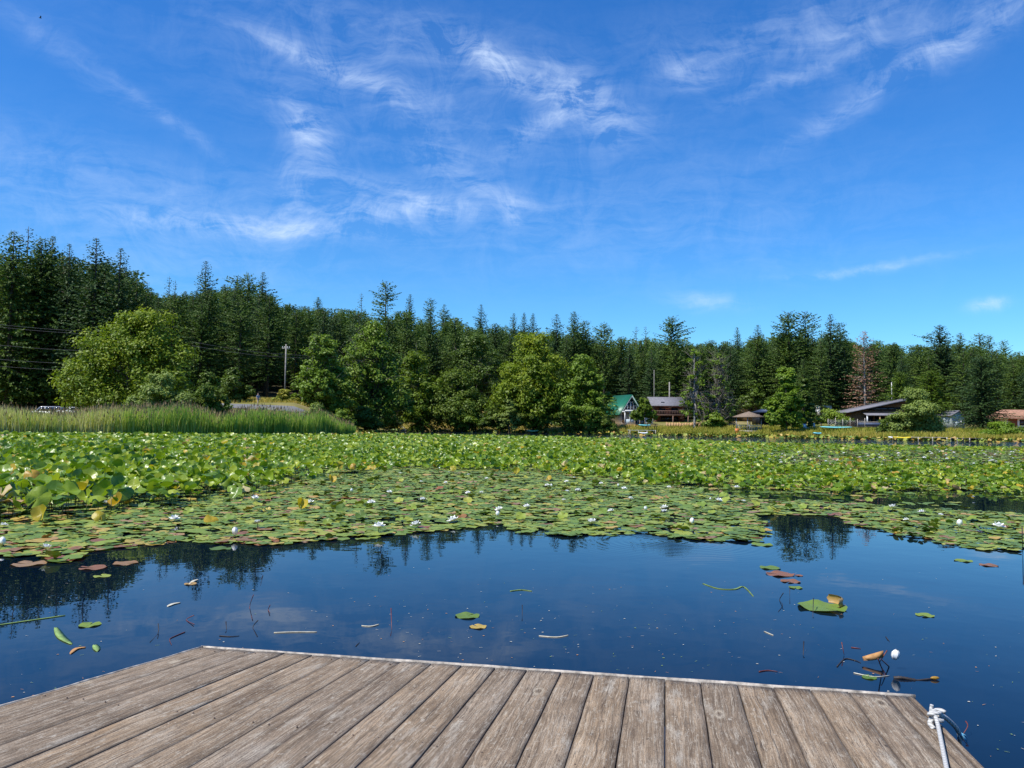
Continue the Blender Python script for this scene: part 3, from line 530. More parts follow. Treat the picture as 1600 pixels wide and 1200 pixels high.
# ---- floating pads
pads = [blade(18, 1, .13, .0, 0, .004, .28, 60+i, 1.0) for i in range(4)]+[blade(18, 2, .13, .02, 0, .012, .25, 70+i, 1.0) for i in range(2)]
def pad_points(d0, d1, dens):
    area = (d1*d1-d0*d0)/2*(2120/FPX); x, y = scatter(int(area*dens), d0, d1); px, py = project(x, y, np.zeros_like(x))
    ne = interp(mat_near, px); ok = py < ne+sw(x, y, 2.0)*3
    re_ = interp(raise_near, px)
    keep = np.where(py < re_-6, .38, 1.0)
    # dark open lane on the right with only strips of pads
    lane = (px > 1060) & (py > re_-4) & (py < interp([(1060,764),(1200,782),(1330,786),(1400,795),(1600,803),(2100,820)], px)); keep = np.where(lane, np.where(sw(x*.35, y*2.2, 1.1, 3) > .25, .16, .004), keep)
    notch = (px > 1330) & (px < 1400) & (py > 800) & (py < 812)
    keep = np.where((px > 1080) & (px < 1340) & (py > 766) & (py < 800), keep*.8, keep)
    gap = (px > 470) & (px < 560) & (py < 748) & (py > 738); keep = np.where(gap, .12, keep)
    keep = keep*np.where(sw(x, y, 1.4, 7) > .5, .35, 1)
    far = (y > 34) & ~((py > 703) & (py < 733) & (px > 850)); keep = np.where(far, 0, keep)
    ok &= rng.random(len(x)) < keep; return x[ok], y[ok], px[ok], py[ok], (ne-py)[ok]
X1, Y1, P1, Q1, N1 = pad_points(8, 34, 62); X2, Y2, P2, Q2, N2 = pad_points(34, 62, 22)
X = np.concatenate((X1, X2)); Y = np.concatenate((Y1, Y2)); PX = np.concatenate((P1, P2)); NE = np.concatenate((N1, N2)); n = len(X)
sc = rng.uniform(.5, 1.12, n)*np.where(Y > 34, 1.3, 1); q_ = rng.random(n)
redp = .03+.34*np.exp(-NE/9)*np.clip((700-PX)/500, 0, 1)+.06*np.exp(-NE/10); mi = np.where(q_ < redp, 1, np.where(q_ < redp+.06+.08*np.clip((500-PX)/400, 0, 1), 2, 0))
tl = np.abs(rng.normal(0, .06, n)); big = rng.random(n) < .035; tl = np.where(big, rng.uniform(.1, .7, n), tl); sc = np.where(big, sc*.75, sc)
zz = .004+rng.random(n)*.022+np.sin(tl)*.13*sc
RMp = rot_zyx(rng.uniform(0, 6.28, n), tl, rng.uniform(0, 6.28, n), sc); which = np.where(big, rng.integers(4, 6, n), rng.integers(0, 4, n))
PMs = [M_PAD, M_PADR, M_PADY]
order = np.argsort(Y/sc); ind = [i for i in order if 5 < PX[i] < 1595][:300]; isind = np.zeros(n, bool); isind[ind] = True
pm = [[nmesh('pad', V_, [i for f in F_ for i in f], [len(f) for f in F_], m_, smooth=False) for m_ in PMs] for V_, F_ in pads]
def side(px):
    for lim, t in ((90, 'at the extreme left of the mat'), (180, 'near the left end of the mat'), (280, 'below the big maple'), (420, 'left part of the mat'), (620, 'left of the mat middle'), (850, 'in the mat middle'), (1210, 'beside the notch in the mat'), (1380, 'on the tongue right of the notch'), (1500, 'in the right tongue of the mat'), (1700, 'at the extreme right of the mat')):
        if px < lim: return t
kn_ = ['green', 'reddish brown', 'yellowed']
for i in ind:
    o = link('lily_pad', pm[int(which[i])][int(mi[i])]); Mx = Matrix([list(map(float, r_)) for r_ in RMp[i]]).to_4x4(); Mx.translation = (X[i], Y[i], zz[i]); o.matrix_world = Mx
    lab = f"{('small', 'medium', 'large')[int(np.searchsorted((.7, .92), sc[i]))]} {'tilted ' if tl[i] > .1 else ''}{kn_[mi[i]]} lily pad, {'outermost row' if NE[i] < 8 else 'inner rows'}, {side(PX[i])}"
    tag(o, lab, 'lily pad', 'floating pads: '+lab)
rest = ~isind; nr_ = int(rest.sum()); V_, L_, S_, O_ = tile(pads, which[rest], RMp[rest], np.stack((X[rest], Y[rest], zz[rest]), -1)); rr_ = rng.random(nr_)
# narrow strip of far pads along the opposite shore
sx_, sy_ = [], []
for px in np.arange(480, 1660, .8):
    if random.random() < .9:
        a = (px-800)/FPX
        sh = np.interp(px, [480,540,590,630,900,1000,1220,1350,1600,1700], [100,104,118,146,133,124,113,104,96,94]); D = sh-abs(random.gauss(0, 2.6)); sx_.append(a*D); sy_.append(D)
sx_ = np.array(sx_); sy_ = np.array(sy_); ns_ = len(sx_); V4, L4, S4, O4 = tile(blades_lo, rng.integers(0, 4, ns_), rot_zyx(rng.uniform(0, 6, ns_), rng.uniform(0, 1.0, ns_), rng.uniform(0, 6, ns_), rng.uniform(1, 2, ns_)), np.stack((sx_, sy_, rng.uniform(.02, .25, ns_)), -1))
me = nmesh('lily_pad_mat', np.concatenate((V_, V4)), np.concatenate((L_, L4+len(V_))), np.concatenate((S_, S4)), PMs, np.concatenate((mi[rest][O_], rng.choice([0, 0, 0, 2], ns_)[O4])), False, np.concatenate((rr_[O_], rng.random(ns_)[O4])))
tag(link('lily_pad_mat', me), 'dense mat of small floating green lily pads covering the water', 'lily pads', kind='stuff'); print('pads', n)
# ---- white water lilies
def flower_mesh(open_=1.0):
    b = MB()
    for ring, (cnt_, ln, el_, w) in enumerate([(7, .075, .28, .022), (6, .066, .75, .019), (5, .052, 1.12, .015)]):
        for k in range(cnt_):
            a = 2*math.pi*(k+.5*ring)/cnt_+.1*ring; e = el_ if open_ > .5 else .9+ring*.22; ca, sa = math.cos(a), math.sin(a); pts = []
            for (f, wf) in ((.12, .35), (.45, 1), (.75, .8), (1, .05)):
                rr_ = ln*f*math.cos(e*(.8+.3*f)); z = ln*f*math.sin(e*(.8+.3*f)); ww = w*wf
                pts += [(rr_*ca-ww*sa, rr_*sa+ww*ca, z+.006), (rr_*ca, rr_*sa, z), (rr_*ca+ww*sa, rr_*sa-ww*ca, z+.006)]
            b.add(pts, [(3*j+i, 3*j+i+1, 3*j+i+4, 3*j+i+3) for j in range(3) for i in range(2)], M_PETAL)
    p = b.mesh('petals'); c = MB()
    for k in range(14):
        a = k*2.4; r_ = .010*math.sqrt(k/14)+.003; c.tube([(r_*math.cos(a), r_*math.sin(a), .004), (1.6*r_*math.cos(a), 1.6*r_*math.sin(a), .026)], [.0028, .002], M_STAM, 4)
    return p, c.mesh('stamens')
def bud_mesh():
    b = MB()
    for ring, cnt_ in ((0, 6), (1, 5)):
        for k in range(cnt_):
            a = 2*math.pi*(k+.5*ring)/cnt_; ca, sa = math.cos(a), math.sin(a); pts = []
            for f, wf in ((0, .35), (.3, 1), (.6, .9), (.85, .5), (1, .05)):
                rr_ = (.024-.005*ring)*math.sin(math.pi*min(.93, f*.8+.1))*(1.15 if f > .7 and ring == 0 else 1); z = .075*f; ww = .017*wf
                pts += [(rr_*ca-ww*sa, rr_*sa+ww*ca, z), (rr_*1.15*ca, rr_*1.15*sa, z), (rr_*ca+ww*sa, rr_*sa-ww*ca, z)]
            b.add(pts, [(3*j+i, 3*j+i+1, 3*j+i+4, 3*j+i+3) for j in range(4) for i in range(2)], M_PETAL)
    return b.mesh('petals', True)
BUD = bud_mesh()
FL_OPEN, FL_CUP = flower_mesh(1), flower_mesh(0)
def flower(px, py, size, lift, label, group=None, cup=False, name='water_lily_flower'):
    P = ground(px, py+.4*size*6, 0); mshs = (BUD, FL_CUP[1]) if cup else FL_OPEN
    size *= 1.2; r_ = empty(name, (P.x, P.y, 0), random.uniform(0, 6), label, 'flower', group)
    for nm, ms_ in (('petals', mshs[0]), ('stamens', mshs[1])):
        c = link(nm, ms_, r_, (0, 0, lift)); c.scale = (size,)*3; c.rotation_euler = (random.uniform(-.2, .2)-.15, random.uniform(-.2, .2), 0)
    if lift > .07:
        s_ = link('stalk', stalk_me, r_); s_.scale = (1, 1, lift)
    return r_
fl = [(592,832,1.3),(650,824,1.3),(708,816,1.3),(367,838,1.3),(402,826,.9),(484,788,1.3),(580,788,1.2),(660,783,1.1),(549,773,.9),(608,771,.9),(625,741,.8),(700,740,.9),(658,758,.9),(687,733,.7),(696,756,.7),(752,772,.9),(731,776,.8),(780,799,1.1),(777,808,1.0),(732,743,.6),(760,752,.7),
 (897,748,.8),(855,760,.9),(862,761,.8),(885,757,.8),(903,768,1.1),(886,770,.9),(939,757,.8),(966,764,.8),(975,765,.9),(881,785,.9),(823,794,.9),(985,785,.8),(1009,799,1.0),(1038,796,1.1),(1038,803,1.1),(954,806,.8),(925,820,1.4),(1080,820,1.1),(1123,784,1.0),(1151,766,.9),(1045,763,.8),(1162,786,.7),(1110,783,.6),
 (1395,799,1.2),(1440,803,.9),(1470,809,.9),(1416,816,.7),(1498,828,1.3),(1560,826,1.4),(165,789,1.1),(272,814,1.1),(398,784,.9),(2,855,1.2),(5,825,.8),(1521,779,.5),(71,868,.9)]
def near_of(px, py):
    if py > 812: return 'at the near edge of the pads'
    if py > 780: return 'in the near half of the floating pads'
    return 'in the far part of the floating pads'
for k, (px, py, s_) in enumerate(fl):
    pos = 'left' if px < 450 else 'middle left' if px < 760 else 'middle right' if px < 1100 else 'right'
    flower(px, py, s_, .05 if k % 4 else .10, 'white water lily '+near_of(px, py)+', '+pos+' part', 'white lilies '+near_of(px, py)+' '+pos, cup=(k % 5 == 3))
for k in range(130):
    px, py = random.uniform(1130, 1598), random.uniform(707, 731)
    if random.random() > (px-900)/650: continue
    flower(px, py, random.uniform(.5, .95), random.uniform(.16, .36), 'tiny white water lily in the distant flowering band on the right', 'far white lilies on the right')
# ---- single floating things near the dock (photo pixel positions)
def pad_at(px, py, wpx, m, label, curl=0, name='lily_pad'):
    P = ground(px, py, .004); s = (P-CP).length/FPX*wpx*.86/2/.13; V_, F_ = blade(26, 3, .13, .004+curl*.004, 0, .005, .26, int(px), 1.0); o = link(name, nmesh('pad', V_, [i for f in F_ for i in f], [len(f) for f in F_], m, smooth=True), None, P); o.scale = (s, s, s); o.rotation_euler = (0, 0, random.uniform(0, 6)); return tag(o, label, 'lily pad')
pad_at(730, 962, 43, M_PAD, 'round yellow-green lily pad alone on open water ahead of the dock middle')
pad_at(747, 979, 30, M_PADY, 'small browning pad just below the round yellow-green pad')
pad_at(1445, 961, 27, M_PAD, 'small dull green pad floating alone on the right')
pad_at(1218, 897, 46, M_PADR, 'pinkish red pad floating in the cluster right of centre'); pad_at(1203, 887, 34, M_PAD, 'green pad above the pinkish red pad right of centre'); pad_at(1235, 908, 32, M_PADR, 'brown red pad touching the pinkish red pad on its right'); pad_at(1248, 899, 14, M_PADR, 'tiny red pad right of the pinkish red pad'); pad_at(1243, 918, 22, M_PAD, 'small green pad below the pinkish red pad cluster')
pad_at(1190, 851, 36, M_PAD, 'lone green pad just off the mat edge beside the notch'); pad_at(45, 881, 48, M_PADR, 'dark red pad nearest the left end of the mat'); pad_at(146, 887, 40, M_PADR, 'brown pad floating in the reflection at left'); pad_at(196, 880, 38, M_PADR, 'bright red pad floating near the left mat edge'); pad_at(160, 900, 26, M_PAD, 'small grey green pad under the brown pad at left'); pad_at(345, 857, 36, M_PAD, 'green pad a little off the mat edge at left'); pad_at(1505, 876, 26, M_PAD, 'small green pad below the right tongue'); pad_at(1545, 883, 26, M_PADR, 'small brown pad below the right tongue'); pad_at(140, 976, 32, M_PAD, 'faded pad left of the dark twigs near the dock'); pad_at(298, 912, 20, M_PADY, 'small tan leaf in the tree reflection')
o = pad_at(1285, 949, 76, M_PAD, 'large ragged green pad with its right edge curled up', 1)
b = MB(); cr_ = []
for k in range(7):
    a = -1.1+k*.36; cr_.append([(.145*math.cos(a)*f+(.0 if f < 1.05 else -.02), .145*math.sin(a)*f, z) for f, z in ((.80, .01), (.99, .018), (1.06, .045), (1.0, .075), (.88, .085))])
b.add([p for r_ in cr_ for p in r_], [(k*5+i, k*5+i+1, (k+1)*5+i+1, (k+1)*5+i) for k in range(6) for i in range(4)], M_PADY); c = b.build('curled_edge', o, smooth=True); c.scale = (.62, .62, .62); o.rotation_euler = (0, 0, .4); c.rotation_euler = (0, 0, -.4); c.location = (.05, .02, 0)
def stem(name, pts, rad, m, label, cat='twig', group=None, flat=False):
    w = [ground(p[0], p[1], 0) if len(p) == 2 else None for p in pts]; B_ = [p for p in w if p is not None][0]; out = []
    for p, g in zip(pts, w):
        if g is None:                      # (px, py, px_foot, py_foot): a point standing above its foot
            ft = ground(p[2], p[3], 0); d = ray(p[0], p[1]); g = CP+d*(ft.y/d.y)
        out.append(g-B_)
    sp_ = smooth_path(out, 4) if len(out) > 2 else out; n_ = len(sp_); b = MB()
    if flat:
        secs = []
        for i, p in enumerate(sp_):
            d = (sp_[min(i+1, n_-1)]-sp_[max(i-1, 0)]).normalized(); s_ = Vector((-d.y, d.x, 0)); w_ = rad*math.sin(math.pi*(.12+.8*i/(n_-1))); secs.append([tuple(p+s_*w_+Vector((0,0,.006))), tuple(p+Vector((0,0,.002))), tuple(p-s_*w_+Vector((0,0,.006))), tuple(p+Vector((0,0,-.004)))])
        b.hull(secs, m)
    else: b.tube([p+Vector((0,0,.003)) for p in sp_], [rad*.68*(1-.6*i/(n_-1)) for i in range(n_)], m, 6)
    return tag(b.build(name, None, B_, smooth=not flat), label, cat, group)
stem('grass_blade', [(-8,978),(40,971),(102,962)], .012, M_STEMG, 'long straight green blade floating at the left edge of the picture', 'grass blade', None, True)
stem('grass_blade', [(87,981),(96,996),(112,1007)], .030, M_STEMG, 'short wide bright green curved blade floating at left', 'grass blade', None, True)
stem('grass_blade', [(148,1008),(151,1013),(152,1018)], .026, M_STEMG, 'small upright bright green leaf scrap near the left dock edge', 'leaf', None, True)
stem('grass_blade', [(428,989),(460,988),(495,988)], .010, M_PALE, 'straight pale reed floating above the dock front at left', 'reed', None, True)
stem('grass_blade', [(797,924),(815,922),(831,924)], .012, M_STEMG, 'short green blade floating above the round pad', 'grass blade', None, True)
stem('grass_blade', [(1098,912),(1122,920),(1148,921),(1162,917),(1177,932)], .012, M_STEMG, 'bent green reed shaped like a shallow hook', 'reed', None, True)
stem('grass_blade', [(565,978),(580,979),(592,976)], .009, M_PALE, 'pale straw floating left of the upright red stem', 'straw', None, True)
stem('grass_blade', [(1194,987),(1208,993)], .010, M_PALE, 'short white straw on open water right of centre', 'straw', None, True)
stem('grass_blade', [(842,994),(870,996),(888,993)], .006, M_PALE, 'thin pale straw near the dock front', 'straw', None, True)
stem('dead_leaf', [(110,1022),(120,1014),(134,1012)], .018, M_DEADL, 'brown dead leaf beside the small green scrap at left', 'leaf', None, True)
stem('dead_leaf', [(296,914),(303,908),(310,906)], .020, M_PALE, 'tan leaf scrap in the tip of a tree reflection', 'leaf', None, True)
stem('dead_leaf', [(262,948),(271,944),(282,942)], .022, M_PALE, 'tan leaf scrap left of the crossed twigs', 'leaf', None, True)
for nm, pts, rad, m, lb in [
 ('twig', [(247,975,243,986),(247,990),(234,1004)], .006, M_STEMD, 'dark bent twig with a hooked top left of the dock corner'),
 ('twig', [(289,988),(270,996),(265,1000),(268,1008)], .006, M_STEMR, 'brown bent twig next to the dark hooked twig'),
 ('twig', [(303,962,290,970),(291,969),(304,976)], .006, M_STEMR, 'short red forked twig left of the tall red stem'),
 ('stem', [(396,930,391,950),(390,949),(394,968)], .006, M_STEMR, 'tall red leaf stem poking up left of centre'),
 ('twig', [(403,970,394,982),(395,981),(402,995)], .006, M_STEMD, 'dark V-shaped twig under the tall red stem'),
 ('stem', [(422,946,420,954),(419,953),(422,958)], .006, M_STEMR, 'short red stub right of the tall red stem'),
 ('stem', [(611,951,612,972),(612,985)], .006, M_STEMR, 'upright red stem topped by a flat scrap of leaf'),
 ('stem', [(816,946,818,958),(816,964)], .006, M_STEMD, 'short dark upright stem right of the round pad'),
 ('twig', [(353,972,354,980),(354,985)], .007, M_STEMD, 'small dark stub in the middle of the left water'),
 ('twig', [(343,994),(360,995),(374,994)], .006, M_STEMD, 'short dark floating stick above the dock corner'),
 ('twig', [(408,905),(411,899),(407,915)], .005, M_STEMD, 'small dark twig in the reflections right of the firs'),
 ('twig', [(223,902,222,896),(223,899)], .005, M_STEMD, 'tiny dark twig in the blue gap at left'),
 ('twig', [(1224,927,1221,940),(1218,938),(1223,946),(1216,956)], .006, M_STEMD, 'dark zigzag twig left of the large curled pad'),
 ('twig', [(1234,917,1234,930),(1234,933)], .005, M_STEMD, 'small dark upright twig under the red pads'),
 ('twig', [(1271,935,1270,950),(1270,965)], .006, M_STEMD, 'dark twig standing through the large curled pad'),
 ('twig', [(1256,1003,1256,1015),(1255,1025)], .007, M_STEMD, 'dark bent stub on open water before the dock'),
 ('twig', [(1315,1004,1318,1022),(1319,1024)], .006, M_STEMR, 'red stem left of the orange dead leaf'),
 ('twig', [(1308,1042),(1320,1030),(1335,1032),(1345,1036)], .007, M_STEMD, 'dark forked twig left of the orange dead leaf'),
 ('twig', [(1330,1012),(1345,1014)], .006, M_STEMR, 'reddish stick floating above the dark forked twig'),
 ('twig', [(1387,1000),(1384,995),(1390,1003)], .005, M_STEMD, 'tiny dark hook of twig above the orange leaf'),
 ('stem', [(1386,1017,1372,1037),(1374,1036)], .007, M_STEMR, 'pinkish stem leaning right over the orange leaf'),
 ('stem', [(1372,1030,1382,1056),(1379,1048),(1383,1056)], .007, M_STEMR, 'dark red stem under the orange leaf'),
 ('stem', [(1389,1042),(1378,1032,1380,1050),(1376,1030,1378,1050)], .007, M_STEMR, 'red stem crossing behind the white bud'),
 ('stem', [(1334,1052),(1365,1058),(1390,1056)], .006, M_PALE, 'long pale reddish stem lying left of the white bud'),
 ('stem', [(1186,1050),(1200,1048),(1215,1050)], .006, M_STEMR, 'red twig floating just off the dock front'),
 ('stem', [(1509,1128,1504,1146),(1512,1136,1504,1150),(1502,1152)], .006, M_STEMR, 'bent red stem beside the frayed rope end'),
 ('stem', [(1597,822,1597,868),(1598,866)], .010, M_STEMD, 'thin dark stake in the water at the right edge'),
 ('twig', [(1136,848,1136,846),(1136,852)], .006, M_STEMD, 'tiny dark stub under the mat at right'),
 ('twig', [(556,1010),(562,1004)], .005, M_STEMD, 'small dark twig against the dock front')]:
    stem(nm, pts, rad, m, lb, nm)
# orange dead leaf, white bud, yellow bud, curled rhizome near the dock on the right
for k, (px, py, h_, s_, m_, lb) in enumerate([(517,752,.10,1.2,M_LEAFY,'bright yellow torn leaf standing alone before the dark gap'),(530,738,.25,1.0,M_LEAFY,'orange-yellow leaf right above the torn yellow leaf'),(552,738,.28,1.1,M_LEAFY,'pale yellow leaf right of the dark gap'),(352,738,.32,1.1,M_LEAFY,'yellow leaf left of the upright yellow leaf near the gap'),(378,742,.30,1.3,M_LEAFY,'upright yellow leaf left of the dark gap'),(808,742,.20,1.1,M_LEAFY,'yellow leaf at the front of the bed in the middle'),(856,748,.12,1.0,M_LEAFY,'small bright yellow leaf right of the middle yellow leaf'),(708,738,.22,1.1,M_LEAFY,'yellow leaf above the white flowers left of centre'),(185,796,.18,1.4,M_LEAFY,'curled yellow leaf over the left floating pads'),(65,812,.14,1.4,M_LEAFY,'yellow leaf folded over near the left edge'),(157,813,.12,1.2,M_LEAFY,'small folded yellow leaf below the curled one'),(330,815,.05,1.3,M_LEAFY,'yellow leaf lying low among the floating pads at left'),(470,795,.12,1.1,M_LEAFY,'yellow leaf pair on thin stalks above the pads'),(110,786,.20,1.2,M_LEAFY,'yellow-green leaf among the tall leaves at left'),(1060,748,.22,1.0,M_LEAFT,'tan dried leaf hanging at the bed front right of centre'),(1125,752,.2,1.0,M_LEAFT,'second tan dried leaf along the bed front'),(1295,762,.1,1.1,M_LEAFT,'pale tan leaf drooping into the dark water'),(1360,764,.08,1.2,M_LEAFT,'pale dried leaf touching the dark water on the right')]):
    P = ground(px, py+4, 0); rt = empty('pond_lily_leaf', (P.x, P.y, 0), 0, lb, 'lily leaf'); k2 = [3, 1, 5, 2][k % 4]; V_, F_ = blades_hi[k2]
    bl = link('blade', bm[k2][1 if m_ is M_LEAFY else 2], rt, (0, 0, h_)); bl.scale = (s_*.58,)*3; bl.rotation_euler = (R(random.uniform(35, 75)), R(random.uniform(-25, 25)), random.uniform(-.8, .8)); st_ = link('stalk', stalk_me, rt); st_.scale = (1, 1, h_)
P = ground(1363, 1036, 0); b = MB(); secs = []
for k in range(7):
    f = k/6; w_ = .045*math.sin(math.pi*(.1+.85*f)); secs.append([(-.07+.15*f, -w_, .02+.03*f), (-.07+.15*f, 0, .045+.045*f), (-.07+.15*f, w_, .03+.04*f), (-.07+.15*f, 0, .037+.04*f)])
b.hull(secs, M_DEADL); tag(b.build('dead_leaf', None, P), 'curled orange dead leaf raised on red stems by the white bud', 'leaf')
flower(1397, 1044, .85, .07, 'closed white lily bud standing alone close to the dock', cup=True)
P = ground(1461, 1062, 0); b = MB(); b.hull([[tuple((x, r_*math.cos(a), .012+r_*math.sin(a)) ) for a in np.linspace(0, 5.2, 7)] for x, r_ in ((-.03,.003),(-.018,.009),(0,.012),(.018,.009),(.03,.002))], M_LEAFY); tag(b.build('flower_bud', None, P, True), 'yellow bud floating right of the white bud by the dock', 'flower')
b = MB(); P = ground(1430, 1062, 0); b.tube(smooth_path([(-.13,.03,.0), (-.08,.01,.008), (0,-.01,.0), (.09,.0,.005), (.14,.02,-.004)]), [.010,.014,.011,.013]*2+[.009,.012]*4+[.006], M_STEMD, 8); tag(b.build('root', None, P, True), 'dark submerged root floating between the white and yellow buds', 'root')
pad_at(1358, 1058, 22, M_LEAF, 'small green leaf scrap lying left below the orange dead leaf', 0, 'leaf_scrap')
# tiny floating specks, uncountable
ns_ = 1700; sx_ = rng.uniform(-60, 1660, ns_); sy_ = 880+rng.random(ns_)**.8*330; cx, cy_ = 830, 980
keep = (rng.random(ns_) < .35+.65*np.exp(-((sx_-850)/330)**2-((sy_-985)/70)**2)); sx_, sy_ = sx_[keep], sy_[keep]; Pg = np.array([tuple(ground(a, b_, .003)) for a, b_ in zip(sx_, sy_)]); ns_ = len(Pg)
SPK = [(np.array([(-1,-.12,0),(1,-.1,0),(1.1,.1,.0),(-.9,.16,0)]), [(0,1,2,3)]), (np.array([(-.6,-.3,0),(.5,-.4,0),(.7,.3,0),(-.2,.5,0)]), [(0,1,2,3)])]
V_, L_, S_, O_ = tile(SPK, rng.integers(0, 2, ns_), rot_zyx(rng.normal(0, .7, ns_), np.zeros(ns_), np.zeros(ns_), rng.uniform(.003, .015, ns_)), Pg)
tag(link('floating_specks', nmesh('floating_specks', V_, L_, S_, [M_PALE, M_STEMG, M_DEADL], rng.choice([0, 0, 1, 2], ns_)[O_])), 'scattered pale specks and seed fluff on the open water', 'debris', kind='stuff')
# ------------------------------------------------------------ reeds and bank grass
def blades_field(x, y, z, h, w, lean=.12, rnd=None):
    n = len(x); a = rng.uniform(0, math.pi, n); dx, dy = np.cos(a)*w, np.sin(a)*w; lx, ly = rng.normal(0, lean, n)*h, rng.normal(0, lean, n)*h
    V = np.zeros((n, 5, 3)); V[:, 0] = np.stack((x-dx, y-dy, z), -1); V[:, 1] = np.stack((x+dx, y+dy, z), -1); V[:, 2] = np.stack((x+dx*.8+lx*.4, y+dy*.8+ly*.4, z+h*.6), -1); V[:, 3] = np.stack((x-dx*.8+lx*.4, y-dy*.8+ly*.4, z+h*.6), -1); V[:, 4] = np.stack((x+lx, y+ly, z+h), -1)
    base_ = (np.arange(n)*5)[:, None]; L = np.concatenate((base_+np.array([0,1,2,3]), base_+np.array([3,2,4])), 1).ravel(); Sz = np.tile([4, 3], n); return V.reshape(-1, 3), L, Sz, np.repeat(rnd, 2)
n = 46000; px = rng.uniform(-220, 556, n); D = np.interp(px, [-220,200,400,560], [57,66,74,88])+rng.random(n)**1.3*np.interp(px, [-220,300,540,560], [16,14,8,3]); x = (px-800)/FPX*D
top = np.interp(px, [-220,0,60,120,200,300,330,345,380,450,480,500,530,556], [632,636,641,642,634,633,640,646,638,640,644,640,655,664])
H = CAMH+(hz(px)-top)*D/FPX; H = H*rng.uniform(.6, 1.06, n)*(1+.13*sw(x, D, .7)+.06*sw(x, D, 2.3, 4)); 
rv = np.clip(np.interp(px, [-220,0,150,220,300,340,560], [.85,.8,.68,.42,.22,.25,.16])+rng.normal(0, .2, n)+.1*sw(x, D, .5), 0, 1)*1.35
V_, L_, S_, R_ = blades_field(x, D, np.full(n, -.05), H, rng.uniform(.018, .045, n), .10, rv)
tag(link('reed_bed', nmesh('reed_bed', V_, L_, S_, M_REED, None, False, R_)), 'tall green and yellow reeds standing along the left shore', 'reeds', kind='stuff')
hd = rng.random(n) < .16*np.interp(px, [-220,40,200,330,400,560], [.5,.8,1.4,1.2,1.0,.5]); k = int(hd.sum()); HV = np.array([(-.045,0,0),(0,.03,.02),(.045,0,0),(0,0,.34)]); 
V_, L_, S_, O_ = tile([(HV, [(0,1,3),(1,2,3),(0,2,3)])], np.zeros(k, int), rot_zyx(rng.uniform(0, 6, k), rng.uniform(0, .3, k), rng.uniform(0, 6, k), rng.uniform(.7, 1.2, k)), np.stack((x[hd], D[hd], H[hd]-.12), -1))
tag(link('reed_seed_heads', nmesh('reed_seed_heads', V_, L_, S_, M_SEED, None, False, rng.random(k)[O_])), 'tan feathery seed heads over the left reeds', 'seed heads', kind='stuff')
n = 42000; px = rng.uniform(930, 1700, n); sh = np.interp(px, [930,1000,1220,1350,1600,1700], [132,125,114,105,97,95]); D = sh+rng.random(n)**1.2*np.interp(px, [930,1200,1500,1700], [8,11,14,10]); x = (px-800)/FPX*D; z = tz(x, D)
H = rng.uniform(.3, .75, n)*np.where((D-sh) < 2, 1.3, 1)*(1+.3*sw(x, D, .4)); V_, L_, S_, R_ = blades_field(x, D, z-.05, H, rng.uniform(.03, .06, n), .2, np.clip(.45+.3*sw(x, D, .15, 4)+rng.normal(0, .2, n), 0, 1)*1.35)
tag(link('shore_grass', nmesh('shore_grass', V_, L_, S_, M_GRASS, None, False, R_)), 'rough yellow-green grass along the right bank', 'grass', kind='stuff')
n = 26000; px = np.concatenate((rng.uniform(300, 560, 17000), rng.uniform(560, 960, 9000))); D = np.where(px < 562, rng.uniform(86, 122, n), np.interp(px, [560,700,900,1000], [148,146,136,128])+rng.uniform(-1, 12, n)); D = np.where((px < 540) & (D > 95) & (D < 110) & (px < 520), D+15, D); x = (px-800)/FPX*D; z = tz(x, D)
V_, L_, S_, R_ = blades_field(x, D, z-.05, rng.uniform(.2, .6, n), rng.uniform(.03, .06, n), .25, np.clip(.75+rng.normal(0, .2, n), 0, 1)*1.35)
tag(link('dry_grass', nmesh('dry_grass', V_, L_, S_, M_GRASS, None, False, R_)), 'dry grass on the bank below the road', 'grass', kind='stuff')
